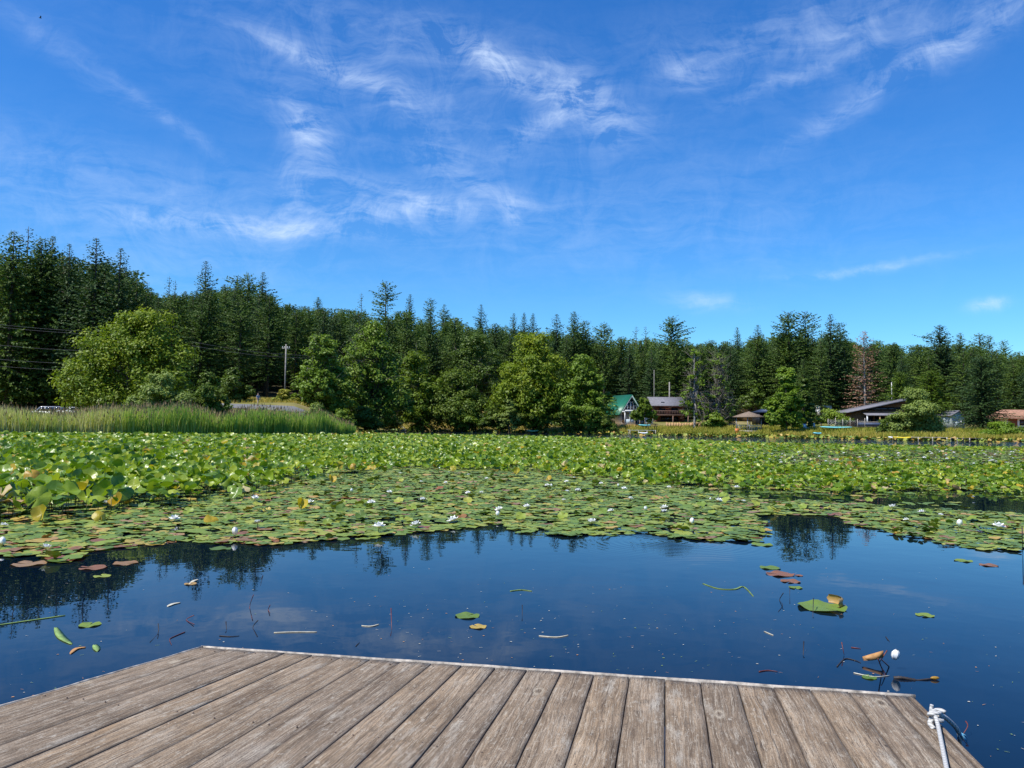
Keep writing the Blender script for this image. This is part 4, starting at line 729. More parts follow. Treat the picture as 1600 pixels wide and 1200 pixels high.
# ------------------------------------------------------------ trees
def ortho(d):
    d = d/np.linalg.norm(d); a = np.cross(d, (0, 0, 1.0)) if abs(d[2]) < .95 else np.cross(d, (1.0, 0, 0)); a /= np.linalg.norm(a); return d, a, np.cross(d, a)
def fir_meshes(seed, H=25.0, Rb=3.6, base_f=.12, whorl=.46, per=8, spray=.58, shape=1.0, irreg=.3, flat_top=0.0, sparse=0.0, droop=.35, mat=M_FIR, bark=M_BARK, needles=1.0, tiers=1.0):
    r = np.random.default_rng(seed); C, A_, B_, RN = [], [], [], []; z = H*base_f; tb = MB()
    tb.tube([(0,0,-.6), (.05,0,H*.35), (0,.06,H*.7), (0,0,H*.99)], [.30, .22, .12, .03], bark, 7)
    ph = r.uniform(0, 6.3, 5); k = 0
    while z < H*.985:
        f = (z-H*base_f)/(H*(1-base_f)); env = (1-f)**(.70*shape)*(1+.12*math.sin(z*1.9+ph[4]))*(1-.35*math.exp(-f*9)) if not flat_top else (1-f**3.2)*.9*(.5+.5*f)+.1
        for j in range(per):
            a = k*2.399+j*2*math.pi/per+r.normal(0, .25); big = 1+irreg*(math.sin(3*a+ph[0]+z*.5)*.9+math.sin(2*a+ph[1]-z*.8)*.8+math.sin(a+z*.27+ph[3])*.5)*.72+r.normal(0, .14)
            if r.random() < sparse: continue
            Lb = max(.14, Rb*env*max(.3, big)*(.55+.55*r.random()**.6)); up = (.55*f-droop*(1-f))+r.normal(0, .08)
            if Lb > .9 and r.random() < .5: tb.tube([(0,0,z), (math.cos(a)*Lb*.6, math.sin(a)*Lb*.6, z+up*Lb*.5)], [.05, .015], bark, 3)
            ns__ = max(2, int(Lb/.27*needles)); ss = (np.arange(ns__)+r.random(ns__))/ns__; ss = ss**.75
            ca, sa = math.cos(a), math.sin(a)
            for s_ in ss:
                rr_ = Lb*s_; zz_ = z+up*rr_-.05*rr_*rr_/max(1, Lb)+.10*s_*s_*Lb*.5
                for sgn in (-1, 1):
                    a2 = a+sgn*r.uniform(.15, .95)*(1-.4*s_); ln = spray*(.55+.75*r.random())*(1.0-.35*s_)*(.32+.68*min(1, Lb/2.0)); e = r.normal(-.32, .38)+.2*(s_-.5)
                    d = np.array((math.cos(a2)*math.cos(e), math.sin(a2)*math.cos(e), math.sin(e))); rl = r.normal(0, .8); d_, u_, w_ = ortho(d); s_v = u_*math.cos(rl)+w_*math.sin(rl)
                    c0_ = np.array((ca*rr_, sa*rr_, zz_)); C.append(c0_); A_.append(d*ln); B_.append(s_v*ln*.27); RN.append(.25*r.random()+.55*abs(math.sin(a*1.5+z*.35+ph[2])))
        z += whorl*(.7+.6*r.random())*(1.0-.35*f)/tiers; k += 1
    C, A_, B_ = np.array(C), np.array(A_), np.array(B_); n = len(C); V = np.stack((C, C+A_*.45+B_, C+A_, C+A_*.45-B_+np.array((0,0,-.03))), 1).reshape(-1, 3)
    L = (np.arange(n)[:, None]*4+np.array([0,1,2,3])).ravel(); return nmesh('crown', V, L, np.full(n, 4), mat, None, False, RN), tb.mesh('trunk'), (V, n, np.array(RN))
FIRS = [fir_meshes(101, Rb=5.6, irreg=.30), fir_meshes(102, Rb=5.0, irreg=.45, base_f=.2, shape=1.05, sparse=.1), fir_meshes(103, Rb=5.8, irreg=.35, shape=.85, droop=.45), fir_meshes(104, Rb=4.8, irreg=.25, shape=1.1, mat=M_FIRD),
        fir_meshes(105, Rb=5.2, irreg=.55, sparse=.22, base_f=.3, shape=.8), fir_meshes(106, Rb=6.0, irreg=.3, shape=.95, mat=M_FIRD, droop=.25)]
FIRS += [fir_meshes(107, Rb=5.4, irreg=.5, shape=.7, base_f=.15), fir_meshes(108, Rb=4.9, irreg=.6, shape=.8, sparse=.15, mat=M_FIRD), fir_meshes(109, Rb=5.8, irreg=.4, shape=.6, base_f=.2)]
FIR_TALL = fir_meshes(110, Rb=4.9, irreg=.22, whorl=.56, per=8, shape=1.08, droop=.1, mat=M_FIRD, base_f=.1)     # clean spire with tiers
FIR_OPEN = fir_meshes(111, Rb=3.2, irreg=.5, whorl=.8, per=4, sparse=.25, shape=.9, droop=.2, mat=M_FIRD, base_f=.35)
PINE = fir_meshes(112, Rb=3.0, irreg=.4, flat_top=1, whorl=.5, per=8, sparse=.25, base_f=.55, droop=-.1, mat=M_FIR, bark=M_BARK)
PINE2 = fir_meshes(113, Rb=4.4, irreg=.45, flat_top=1, whorl=.5, per=9, sparse=.12, base_f=.35, droop=-.05, mat=M_FIR)
DEADFIR = fir_meshes(114, Rb=4.4, irreg=.2, whorl=.5, per=7, sparse=.1, shape=.8, droop=.12, mat=M_DEADF, bark=M_PALEB, needles=.55, spray=.55)
CEDAR = fir_meshes(115, Rb=5.2, irreg=.3, whorl=.38, per=8, shape=.75, droop=.35, mat=M_CEDAR, base_f=.03)
BROADFIR = fir_meshes(116, Rb=6.2, irreg=.35, whorl=.36, per=8, shape=.7, droop=.3, mat=M_FIRD, base_f=.03)
PH = 25.0
def put_fir(ms_, x, y, z, H, wid=1.0, label=None, group=None, name='fir_tree', rz=None, lean=0, cat='tree'):
    r_ = empty(name, (x, y, z), random.uniform(0, 6.28) if rz is None else rz, label, cat, group); s = H/PH; r_.scale = (s*wid, s*wid, s); r_.rotation_euler = (lean, 0, r_.rotation_euler[2])
    link('crown', ms_[0], r_); link('trunk', ms_[1], r_); return r_
def fir_px(ms_, px, top, D, wid=1.0, **kw):
    T_ = at(px, top, D); z = tzf(T_.x, T_.y); return put_fir(ms_, T_.x, T_.y, z-.2, T_.z-z+.2, wid, **kw)
sil = [(-300,360),(-20,358),(0,357),(30,356),(60,368),(90,382),(130,392),(170,395),(205,412),(225,440),(250,447),(290,442),(345,432),(380,424),(410,440),(440,464),(520,470),(600,474),(650,476),(700,482),(760,492),(810,497),(870,505),(950,514),(1010,516),(1100,522),(1160,520),(1215,506),(1240,500),(1300,512),(1340,522),(1400,523),(1450,524),(1530,528),(1570,535),(1600,540),(1900,545)]
named = [(FIRS[0],22,357,116,1.1,'tallest rounded fir crown at the far left of the left stand'),(FIR_OPEN,45,351,124,1.0,'thin spiky fir tip left of the left stand'),(FIRS[2],66,370,120,1.0,'broad fir second from the left edge'),(FIRS[1],83,366,122,1.0,'small-topped fir in the left stand'),
 (FIR_TALL,109,378,119,.9,'short pointed fir left of the two tall spires'),(FIR_TALL,151,369,117,1.25,'left one of two tall pointed spires above the big maple'),(FIR_TALL,189,385,116,1.2,'right one of two tall pointed spires above the big maple'),
 (FIR_OPEN,231,438,150,.9,'small fir tip right of the tall spires'),(FIR_OPEN,265,430,152,.9,'thin bare-topped fir between the spires and the single tall fir'),(FIR_OPEN,274,436,158,.8,'second thin bare-topped fir beside the first'),(FIR_TALL,322,406,140,1.1,'single tall dark fir right of the big maple'),
 (FIRS[4],372,428,150,1.0,'ragged fir left of the forked pair'),(PINE,388,424,152,.9,'pine with an uneven crown on the left ridge'),(FIR_TALL,411,423,150,1.1,'tall fir at the end of the left ridge'),(FIRS[0],497,462,185,1.0,'fir rising above the alder on the left'),
 (FIR_OPEN,565,456,205,.9,'slim spire left of the tall lone pine'),(PINE,603,437,200,1.15,'lone pine with a tufted top standing highest on the middle ridge'),(FIRS[3],641,458,205,1.0,'pointed fir right of the tall lone pine'),(PINE,665,463,200,.8,'dark leaning pine right of the lone pine'),(FIRS[1],694,474,205,1.0,'fir pair top on the middle ridge'),
 (FIR_TALL,752,474,200,1.0,'pointed fir over the middle of the ridge'),(FIRS[3],803,488,200,1.1,'fir left above the large round tree'),(FIRS[3],819,487,202,1.1,'second fir above the large round tree'),(FIRS[3],833,488,204,1.1,'third fir above the large round tree'),(FIR_TALL,870,489,165,1.25,'pointed fir right of the large round tree top'),
 (FIRS[0],897,484,162,.9,'tall narrow fir with a ragged top right of the round tree'),(FIRS[2],914,500,165,1.1,'broad fir beside the narrow ragged one'),(PINE2,944,504,160,.9,'flat-topped pine over the green-roofed house'),(FIR_OPEN,994,508,190,1.0,'small fir tip between the two pines'),(FIR_OPEN,1009,508,192,.9,'second small fir tip between the two pines'),
 (PINE2,1050,494,158,1.25,'large spreading pine over the brown log house'),(FIR_TALL,1152,510,185,1.1,'left of two pointed firs over the half-bare tree'),(FIR_TALL,1184,506,185,1.2,'right of two pointed firs over the half-bare tree'),(PINE2,1232,486,145,1.15,'large dark pine with a double top above the bright green tree'),(FIRS[4],1258,484,147,1.0,'ragged pine top right of the double-topped pine'),
 (FIR_TALL,1297,489,142,1.35,'tall pointed fir above the white patch on the right'),(FIRS[2],1312,503,146,1.1,'fir just right of the tall pointed fir'),(FIRS[1],1282,530,138,1.0,'dark fir left of the slanted-roof house'),(FIR_TALL,1409,553,134,1.3,'mid-height dark fir right of the dead brown fir'),
 (FIRS[5],1468,506,150,1.3,'tall dense fir standing out on the right'),(FIRS[0],1500,518,165,1.0,'fir right of the tall dense fir'),(PINE,1530,519,230,1.2,'flat pine top on the right ridge'),(PINE,1545,522,232,1.0,'second flat pine top on the right ridge'),(PINE,1567,530,235,1.0,'third flat pine top near the right edge'),
 (FIRS[4],1195,540,150,1.0,'grey-green fir behind the bright green tree'),(FIRS[2],1255,560,136,1.0,'dark fir close behind the bright green tree')]
for m_, px, top, D, wd, lb in named:
    fir_px(m_, px, top, D, wd, label=lb, name='pine_tree' if m_ in (PINE, PINE2) else 'fir_tree', lean=.06 if 'leaning' in lb else 0)
fir_px(DEADFIR, 1350, 515, 132, 1.25, label='dead brown fir with bare reddish branches above the slanted roof', name='dead_fir_tree')
fir_px(CEDAR, 1405, 580, 128, 1.5, label='small yellow-green cedar beside the white pole', name='cedar_tree')
fir_px(CEDAR, 1455, 578, 124, 2.0, label='broad yellow-green cedar behind the willow on the right', name='cedar_tree')
fir_px(BROADFIR, 1533, 556, 113, 1.45, label='wide dark fir reaching the ground beside the grey shed', name='fir_tree')
fir_px(BROADFIR, 1140, 612, 132, .9, label='low dark spreading fir right of the half-bare tree', name='fir_tree')
# forest rows
pts = []
def fedge(px): return np.interp(px, [-300,300,400,450,560,600,960,1200,1600,1900], [119,121,126,140,152,165,160,147,140,140])
row = 0; D_ = 0
cand = []
for row in range(44):
    off = row*6.2 if row < 12 else 74+(row-12)*9.0
    px = -110+random.uniform(0, 30)
    while px < 1710:
        D = float(fedge(px))+off+random.uniform(-2.5, 2.5); lim = 250 if px < 1000 else 430
        if D < lim:
            x = (px-800)/FPX*D; z = tzf(x, D); s_ = float(np.interp(px, *zip(*sil)))+abs(random.gauss(0, 11))+6; zt = CAMH+(hz(px)-s_)*D/FPX; Hh = min(random.uniform(19, 29) if px < 560 else random.uniform(15, 24), zt-z)
            if px > 1380 and D > 240: Hh = min(Hh, random.uniform(12, 18))
            if Hh > 6: cand.append((D, x, z, Hh, px))
        px += (5.4 if D < 180 else 6.5)/D*FPX*random.uniform(.75, 1.25)
cand.sort(); print('forest', len(cand))
def fgroup(px, D):
    for lim, t in ((50, 'at the left edge of the picture'), (130, 'behind the parked cars'), (215, 'behind the left half of the big maple'), (320, 'behind the right half of the big maple'), (430, 'above the road'), (520, 'right of the utility pole'), (640, 'behind the tall lakeside alder'), (760, 'behind the middle alders'), (900, 'behind the largest round tree'), (1010, 'behind the green-roofed house'), (1100, 'behind the log house'), (1190, 'behind the pavilion'), (1300, 'behind the bright green tree'), (1420, 'behind the slanted-roof house'), (1500, 'behind the willow'), (1900, 'behind the grey shed and right edge')):
        if px < lim: return t
NI = 235
for i, (D, x, z, Hh, px) in enumerate(cand[:NI]):
    g = fgroup(px, D); lab = f"{('short', 'medium', 'tall')[int(Hh > 15)+int(Hh > 22)]} dark green fir, {('front', 'second', 'rear')[min(2, int((D-float(fedge(px)))/11))]} rows, {g}"; put_fir(FIRS[random.randrange(9)], x, D, z-.3, Hh, random.uniform(.85, 1.2)*(22/max(Hh, 10))**.5, lab, 'forest firs: '+lab)
# the rest of the forest: one object from lighter copies
lo = [fir_meshes(201, Rb=5.6, irreg=.35, whorl=.62, per=7, spray=1.0, needles=.5)[2], fir_meshes(202, Rb=5.0, irreg=.5, whorl=.62, per=7, spray=1.0, needles=.5, shape=1.2)[2], fir_meshes(203, Rb=5.8, irreg=.5, whorl=.65, per=7, spray=1.05, needles=.5, shape=.85, sparse=.15)[2]]
rest_ = cand[NI:]; Vs, RNs = [], []
for k in range(3):
    sub = [c for i, c in enumerate(rest_) if i % 3 == k]
    if not sub: continue
    V0, nq, rn0 = lo[k]; sub = np.array(sub); s = sub[:, 3]/PH; th = rng.uniform(0, 6.28, len(sub)); wd = rng.uniform(.9, 1.25, len(sub))*(21/np.maximum(sub[:, 3], 8))**.5; Rm = rot_zyx(th, 0*th, 0*th, s); Rm[:, :2, :] *= wd[:, None, None]
    P = np.einsum('nij,vj->nvi', Rm, V0)+np.stack((sub[:, 1], sub[:, 0], sub[:, 2]-.3), -1)[:, None, :]; Vs.append(P.reshape(-1, 3)); RNs.append((rn0[None, :]*.75+rng.uniform(0, .6, len(sub))[:, None]).ravel())
bpy.data.meshes.remove; Vc = np.concatenate(Vs); nq = len(Vc)//4
me = nmesh('distant_forest', Vc, np.arange(nq*4), np.full(nq, 4), M_FIR, None, False, np.concatenate(RNs)); tag(link('distant_forest', me), 'dense dark conifer forest covering the hills in the distance', 'forest', kind='stuff'); print('lo forest quads', nq)
# ---- broadleaf trees
def leafy(px0, px1, top, bot, D, mat, label, cat='tree', name='broadleaf_tree', leaf=.34, lobes=None, n_clump=None, per=70, twigs=0, seed=0, group=None, bark=M_BARK, depth=.8, openb=0.0, trunks=1, flatb=False, shape='round'):
    r = np.random.default_rng(abs(seed+int(px0)*7)); cxp = (px0+px1)/2; x0 = at(cxp, 600, D).x; gz = tzf(x0, D); gz = max(gz, .02)
    zb = CAMH+(hz(cxp)-bot)*D/FPX; zt = CAMH+(hz(cxp)-top)*D/FPX; gz = min(gz, max(zb, -.1)+.3); hw = (px1-px0)/2*D/FPX; Hh = zt-gz
    if lobes is None:
        lobes = []; nl = max(4, int(hw*Hh/9)); 
        for i in range(nl):
            f = (i+.5)/nl; zc = (zb-gz)+(zt-zb)*(.08+.80*f); env = math.sin(math.pi*min(1, (.18+.80*f)))**.55 if shape == 'round' else (1.05-.75*f)
            a = i*2.4; ro = hw*env*(.10+.50*r.random()); lobes.append((ro*math.cos(a), ro*math.sin(a)*depth, zc, hw*env*r.uniform(.42, .62), (zt-zb)*r.uniform(.14, .22)))
        lobes.append((0, 0, (zb-gz)+(zt-zb)*.85, hw*.38, (zt-zb)*.16)); lobes.append((hw*.55, 0, (zb-gz)+(zt-zb)*.3, hw*.42, (zt-zb)*.22)); lobes.append((-hw*.55, 0, (zb-gz)+(zt-zb)*.3, hw*.42, (zt-zb)*.22))
    cr0 = max(.35, min(1.15, hw*.16)); nc = n_clump or int(55+hw*Hh*1.7); C, Nn = [], []
    lw = np.array([l[3]*(l[3]+l[4]) for l in lobes]); lw = lw/lw.sum()
    for i in range(nc):
        l = lobes[r.choice(len(lobes), p=lw)]; d = r.normal(0, 1, 3); d[2] = d[2]*.9+.15; d /= np.linalg.norm(d); f = r.uniform(.72, 1.03) if r.random() < .85 else r.uniform(.2, .7)
        c = np.array((l[0]+d[0]*l[3]*f, l[1]+d[1]*l[3]*depth*f, l[2]+d[2]*l[4]*f))
        C.append(c); Nn.append(d)
    C = np.array(C); Nn = np.array(Nn); C[:, 2] = np.minimum(C[:, 2], Hh-cr0*.4)
    m = per; n = len(C)*m; crd = cr0*r.uniform(.6, 1.4, len(C)); u = r.normal(0, 1, (len(C), m, 3)); u /= np.linalg.norm(u, axis=2, keepdims=True); rad = r.random((len(C), m, 1))**.45
    P = C[:, None, :]+u*rad*crd[:, None, None]*np.array((1.15, 1.15, .72)); nv = u*.8+Nn[:, None, :]*.5+np.array((0, 0, .75))+r.normal(0, .55, (len(C), m, 3)); nv /= np.linalg.norm(nv, axis=2, keepdims=True)
    keep = (P[..., 2] > -.02).reshape(-1); P = P.reshape(-1, 3)[keep]; nv = nv.reshape(-1, 3)[keep]; n = len(P)
    t1 = np.cross(nv, r.normal(0, 1, (n, 3))); t1 /= np.linalg.norm(t1, axis=1, keepdims=True); t2 = np.cross(nv, t1); sz = (leaf*r.uniform(.6, 1.25, n))[:, None]
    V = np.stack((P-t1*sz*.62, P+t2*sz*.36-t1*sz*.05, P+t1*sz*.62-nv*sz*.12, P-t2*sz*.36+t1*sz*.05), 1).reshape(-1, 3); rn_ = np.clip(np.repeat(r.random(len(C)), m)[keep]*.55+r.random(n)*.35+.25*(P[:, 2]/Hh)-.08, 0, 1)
    root = empty(name, (x0, D, gz), 0, label, cat, group)
    link('crown', nmesh('crown', V, np.arange(n*4), np.full(n, 4), mat, None, False, rn_), root)
    tb = MB(); tr_ = max(.07, min(.38, Hh*.018))
    for k in range(trunks):
        ox = (k-(trunks-1)/2)*.9+r.normal(0, .1)*(trunks > 1); tips = [C[i] for i in r.choice(len(C), min(len(C), 9+twigs), replace=False)]; mid = Vector((ox*1.3, r.normal(0, .2), Hh*.42))
        tb.tube(smooth_path([(ox*.8, 0, -.5), (ox, .05, Hh*.2), tuple(mid), (ox*.6, 0, Hh*.8)], 3), [tr_*(1-.085*j) for j in range(10)], bark, 7)
        for q_ in tips:
            st_ = Vector((ox, 0, Hh*r.uniform(.18, .6))); e = Vector(q_); md = (st_+e)/2+Vector((0, 0, -.08*Hh*r.random())); tb.tube([st_, md, e], [tr_*.4, tr_*.25, .03], bark, 4)
    tb.build('trunk', root); 
    if twigs:
        tw = MB()
        for k in range(twigs*5):
            c = C[r.integers(len(C))]; st_ = Vector((0, 0, Hh*r.uniform(.2, .7))).lerp(Vector(c), .45); e = Vector(c)*r.uniform(.9, 1.12); e.z = min(e.z, Hh)
            md = (st_+e)/2+Vector(r.normal(0, .4, 3)); tw.tube([st_, md, e], [.05, .035, .012], M_TWIG, 3)
            for q_ in range(3):
                e2 = e+Vector(r.normal(0, .9, 3)); tw.tube([md.lerp(e, .3+.2*q_), e2], [.022, .008], M_TWIG, 3)
        tw.build('bare_twigs', root)
    return root
s9 = 90/FPX
bscale = (.94, 1, 1.17, .94, 1.15)
big = [(-5.5,0,4.0,3.6,3.0),(-4.6,0,6.8,2.8,2.6),(-1.6,.5,5,4,3.5),(-.8,0,8.3,3.0,2.6),(2.2,0,9.6,2.7,2.2),(2.0,0,7.6,3.4,3.0),(5.0,0,5.6,2.7,2.9),(3.2,0,4,3.4,3.2),(-3.0,0,2.2,4.2,2.2),(.4,0,10.4,1.9,1.3)]; big = [tuple(a*b_ for a, b_ in zip(l, bscale)) for l in big]
leafy(100, 312, 483, 638, 92, M_MAPLE, 'big rounded yellow-green maple behind the reeds on the left', lobes=big, n_clump=420, per=75, leaf=.30, seed=1, trunks=2, name='maple_tree')
leafy(200, 308, 584, 645, 80, M_WILLOW, 'pale green rounded willow bush in front of the maple', 'bush', 'willow_bush', leaf=.22, per=80, seed=2, n_clump=150)
leafy(290, 362, 583, 655, 82, M_DARKL, 'olive bush at the right foot of the maple', 'bush', 'willow_bush', leaf=.22, per=80, seed=3, n_clump=140)
leafy(-70, 62, 560, 630, 117, M_DARKL, 'low spreading grey-green tree at the left edge', 'tree', 'pine_tree', leaf=.3, per=80, seed=4, n_clump=190, bark=M_BARK)
leafy(55, 98, 590, 628, 119, M_ALDER, 'small dark bush behind the silver car', 'bush', 'bush', leaf=.26, seed=5, n_clump=70)
leafy(448, 552, 522, 662, 113, M_ALDER, 'left alder of the lakeside clump with pale bare twigs', 'tree', 'alder_tree', per=75, seed=6, twigs=10, n_clump=230, leaf=.36)
leafy(512, 645, 502, 672, 124, M_ALDER, 'tall alder with whitish dead branches in its top', 'tree', 'alder_tree', per=75, seed=7, twigs=34, n_clump=300, leaf=.36, trunks=4)
leafy(600, 705, 548, 672, 139, M_MAPLE, 'medium green alder over the beached kayaks', 'tree', 'alder_tree', per=75, seed=8, twigs=8, n_clump=260, leaf=.36)
leafy(655, 775, 575, 671, 138, M_DARKL, 'dark leafy tree hanging over the water in the middle', 'tree', 'alder_tree', per=75, seed=9, n_clump=260, leaf=.34)
leafy(690, 790, 520, 640, 150, M_DARKL, 'grey-green alder behind the dark middle tree', 'tree', 'alder_tree', per=70, seed=19, twigs=12, n_clump=200, leaf=.36)
leafy(762, 905, 521, 671, 134, M_MAPLE, 'largest round green tree standing at the water in the middle', 'tree', 'maple_tree', per=80, seed=10, n_clump=430, leaf=.36)
leafy(858, 962, 556, 671, 131, M_ALDER, 'round green tree leaning right towards the green-roofed house', 'tree', 'maple_tree', per=80, seed=11, n_clump=300, leaf=.34)
leafy(770, 822, 622, 671, 131, M_WILLOW, 'grey-green willow bush at the foot of the largest round tree', 'bush', 'willow_bush', leaf=.24, seed=12, n_clump=90)
leafy(985, 1028, 620, 662, 133, M_MAPLE, 'small green tree between the green-roofed house and the log house', 'tree', 'broadleaf_tree', leaf=.26, seed=13, n_clump=110)
leafy(1062, 1108, 545, 668, 128, M_BRIGHT, 'thin half-bare alder in front of the log house end', 'tree', 'alder_tree', per=30, seed=14, twigs=26, n_clump=120, bark=M_PALEB, leaf=.3)
leafy(1094, 1152, 553, 668, 129, M_ALDER, 'half-bare tree of pale grey twigs right of the log house', 'tree', 'alder_tree', per=26, seed=15, twigs=50, n_clump=130, bark=M_PALEB, leaf=.28)
leafy(1195, 1262, 573, 677, 116, M_BRIGHT, 'bright green tree growing to the ground right of the little pavilion', 'tree', 'maple_tree', per=85, seed=16, n_clump=230, leaf=.30)
leafy(1240, 1272, 590, 672, 120, M_DARKL, 'darker tree touching the bright green tree on its right', 'tree', 'broadleaf_tree', per=80, seed=26, n_clump=120, leaf=.30)
leafy(1385, 1472, 608, 686, 108, M_WILLOW, 'round grey-green willow beside the yellow kayak', 'tree', 'willow_tree', per=95, seed=17, n_clump=260, leaf=.24)
leafy(1366, 1392, 655, 680, 108, M_DARKL, 'small bush left of the willow', 'bush', 'bush', per=60, seed=18, n_clump=40, leaf=.2)
leafy(1524, 1600, 660, 690, 103, M_BRIGHT, 'bramble bank left part at the right shore', 'bush', 'bramble_bush', per=80, seed=20, n_clump=150, leaf=.22)
leafy(1575, 1680, 652, 690, 104, M_MAPLE, 'taller bramble bank at the right edge of the picture', 'bush', 'bramble_bush', per=80, seed=21, n_clump=170, leaf=.22)
leafy(425, 465, 609, 632, 112, M_GRASS, 'brownish dry bush beside the road above the walker', 'bush', 'bush', per=60, seed=22, n_clump=60, leaf=.26)
leafy(512, 556, 640, 668, 98, M_ALDER, 'green bush at the right end of the reed bank', 'bush', 'bush', per=60, seed=33, n_clump=60, leaf=.2)
leafy(455, 500, 618, 640, 116, M_DARKL, 'dark bush above the road right of the dry bush', 'bush', 'bush', per=60, seed=34, n_clump=60, leaf=.26)
leafy(478, 512, 630, 655, 88, M_WILLOW, 'small green bush at the end of the reeds', 'bush', 'bush', per=50, seed=23, n_clump=45, leaf=.18)
leafy(500, 545, 600, 652, 128, M_DARKL, 'dark bush behind the small green bush', 'bush', 'bush', per=60, seed=24, n_clump=90, leaf=.28)
leafy(930, 962, 648, 676, 128, M_DARKL, 'dark bush at the water left of the green-roofed house', 'bush', 'bush', per=60, seed=25, n_clump=60, leaf=.24)
leafy(1155, 1205, 600, 640, 145, M_DARKL, 'dark tree crown over the pavilion', 'tree', 'broadleaf_tree', per=60, seed=27, n_clump=90, leaf=.3)
leafy(1262, 1330, 640, 664, 122, M_ALDER, 'low hedge bush left of the slanted-roof house', 'bush', 'bush', per=60, seed=28, n_clump=80, leaf=.24)
leafy(330, 400, 575, 630, 112, M_DARKL, 'dark bush at the bend of the road', 'bush', 'bush', per=60, seed=29, n_clump=110, leaf=.3)
leafy(700, 770, 640, 673, 136, M_ALDER, 'low bush at the water under the middle trees', 'bush', 'bush', per=60, seed=30, n_clump=80, leaf=.24)
leafy(640, 690, 655, 673, 141, M_WILLOW, 'small pale bush by the beached kayaks', 'bush', 'bush', per=50, seed=31, n_clump=40, leaf=.22)
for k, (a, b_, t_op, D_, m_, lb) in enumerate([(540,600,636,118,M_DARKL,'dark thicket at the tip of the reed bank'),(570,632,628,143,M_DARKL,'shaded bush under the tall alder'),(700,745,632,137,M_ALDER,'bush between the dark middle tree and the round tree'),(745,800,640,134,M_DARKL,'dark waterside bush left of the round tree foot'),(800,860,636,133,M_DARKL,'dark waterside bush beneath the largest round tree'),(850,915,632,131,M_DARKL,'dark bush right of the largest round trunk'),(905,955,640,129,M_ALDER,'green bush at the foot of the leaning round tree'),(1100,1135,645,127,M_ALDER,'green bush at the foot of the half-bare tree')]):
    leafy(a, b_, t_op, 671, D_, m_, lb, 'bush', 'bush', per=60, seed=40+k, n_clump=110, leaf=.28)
# ------------------------------------------------------------ road and bank
def ribbon(name, near, far, m, lift, kind='structure'):
    V = []; n = 24
    for k in range(n+1):
        a = np.array([tuple(p) for p in near]); b = np.array([tuple(p) for p in far]); t = k/n*(len(a)-1); i = min(int(t), len(a)-2); f = t-i; p = a[i]*(1-f)+a[i+1]*f; q = b[i]*(1-f)+b[i+1]*f
        for j in range(5): w = p*(1-j/4)+q*j/4; V.append((w[0], w[1], tzf(w[0], w[1])+lift))
    F = [(k*5+j, k*5+j+1, (k+1)*5+j+1, (k+1)*5+j) for k in range(n) for j in range(4)]
    o = link(name, nmesh(name, V, [i for f in F for i in f][::-1], [4]*len(F), m)); return tag(o, kind=kind)
nearp = [(-45, 97), (-39.5, 99), (-34, 98.5), (-28, 97), (-22, 95)]; farp = [(-50, 113), (-42, 109), (-34.5, 105.5), (-27.5, 102), (-21, 99)]
ribbon('road', [(a, b, 0) for a, b in nearp], [(a, b, 0) for a, b in farp], M_ROAD, .06)
# ------------------------------------------------------------ buildings
def frame(px, D, rz=0.0): 
    b = base(px, D); return b
def win(parent, x0, x1, z0, z1, y, m_fr=M_WHITE, mull=1):
    b = MB(); t = .07; b.box(x0-t, x1+t, y-.06, y, z0-t, z0, m_fr); b.box(x0-t, x1+t, y-.06, y, z1, z1+t, m_fr); b.box(x0-t, x0, y-.06, y, z0, z1, m_fr); b.box(x1, x1+t, y-.06, y, z0, z1, m_fr)
    for k in range(mull): c = x0+(x1-x0)*(k+1)/(mull+1); b.box(c-.03, c+.03, y-.055, y-.002, z0, z1, m_fr)
    w = b.build('window', parent); g = MB(); g.box(x0, x1, y-.03, y-.01, z0, z1, M_GLASS); g.build('pane', w); return w
# A-frame house, green roof
h = empty('gable_house', at(985, 660, 138), .35, 'white A-frame house with a steep green roof, shade tinted into its walls', 'house'); h.location.z = 1.6; h.scale = (.88,.88,.92)
b = MB(); b.prism([(-2.0,2.7),(2.0,2.7),(0,5.4)], 0, 7, M_DARK); b.build('gable_wall', h)
b = MB(); b.box(-2.0, 2.0, .02, 7, 0, 2.68, M_LBLUE); b.build('wall', h)  # bluish colour stands in for shade on white walls, porch panels too
for sx_ in (-1, 1):
    b = MB(); b.prism([(0,5.75),(sx_*2.9,1.9),(sx_*2.9,1.75),(0,5.55)] if sx_ < 0 else [(0,5.75),(0,5.55),(sx_*2.9,1.75),(sx_*2.9,1.9)], -.7, 7.3, M_GROOF); b.build('roof_slope', h)
b = MB(); 
for sx_ in (-1, 1): b.prism([(0,5.56),(sx_*2.75,1.85),(sx_*2.55,1.85),(0,5.3)], -.74, -.68, M_GREY)
b.build('barge_board', h)
for (a0, a1, c0, c1) in ((-1.35,-.75,2.9,3.6),(-.6,-.1,2.9,4.3),(.1,.6,2.9,4.3),(.75,1.35,2.9,3.6)): win(h, a0, a1, c0, c1, -.01, M_WHITE, 0)
b = MB(); b.box(-2.3, 4.2, -1.9, -.0, 2.35, 2.5, M_WHITE); b.box(-2.3, 4.2, -1.95, -1.88, 2.5, 2.72, M_WHITE); b.build('porch_roof', h)
b = MB()
for x in (-2.2, -1.1, 0, 1.1, 2.2, 3.2, 4.1): b.box(x-.07, x+.07, -1.85, -1.71, 0, 2.34, M_WHITE)
b.box(-2.2, -.1, -1.8, -1.74, 0, 1.0, M_LBLUE); b.box(2.2, 4.1, -1.8, -1.74, 0, 1.0, M_LBLUE); b.box(2.0, 4.1, -.1, 2, 0, 2.34, M_LBLUE); b.build('porch', h)
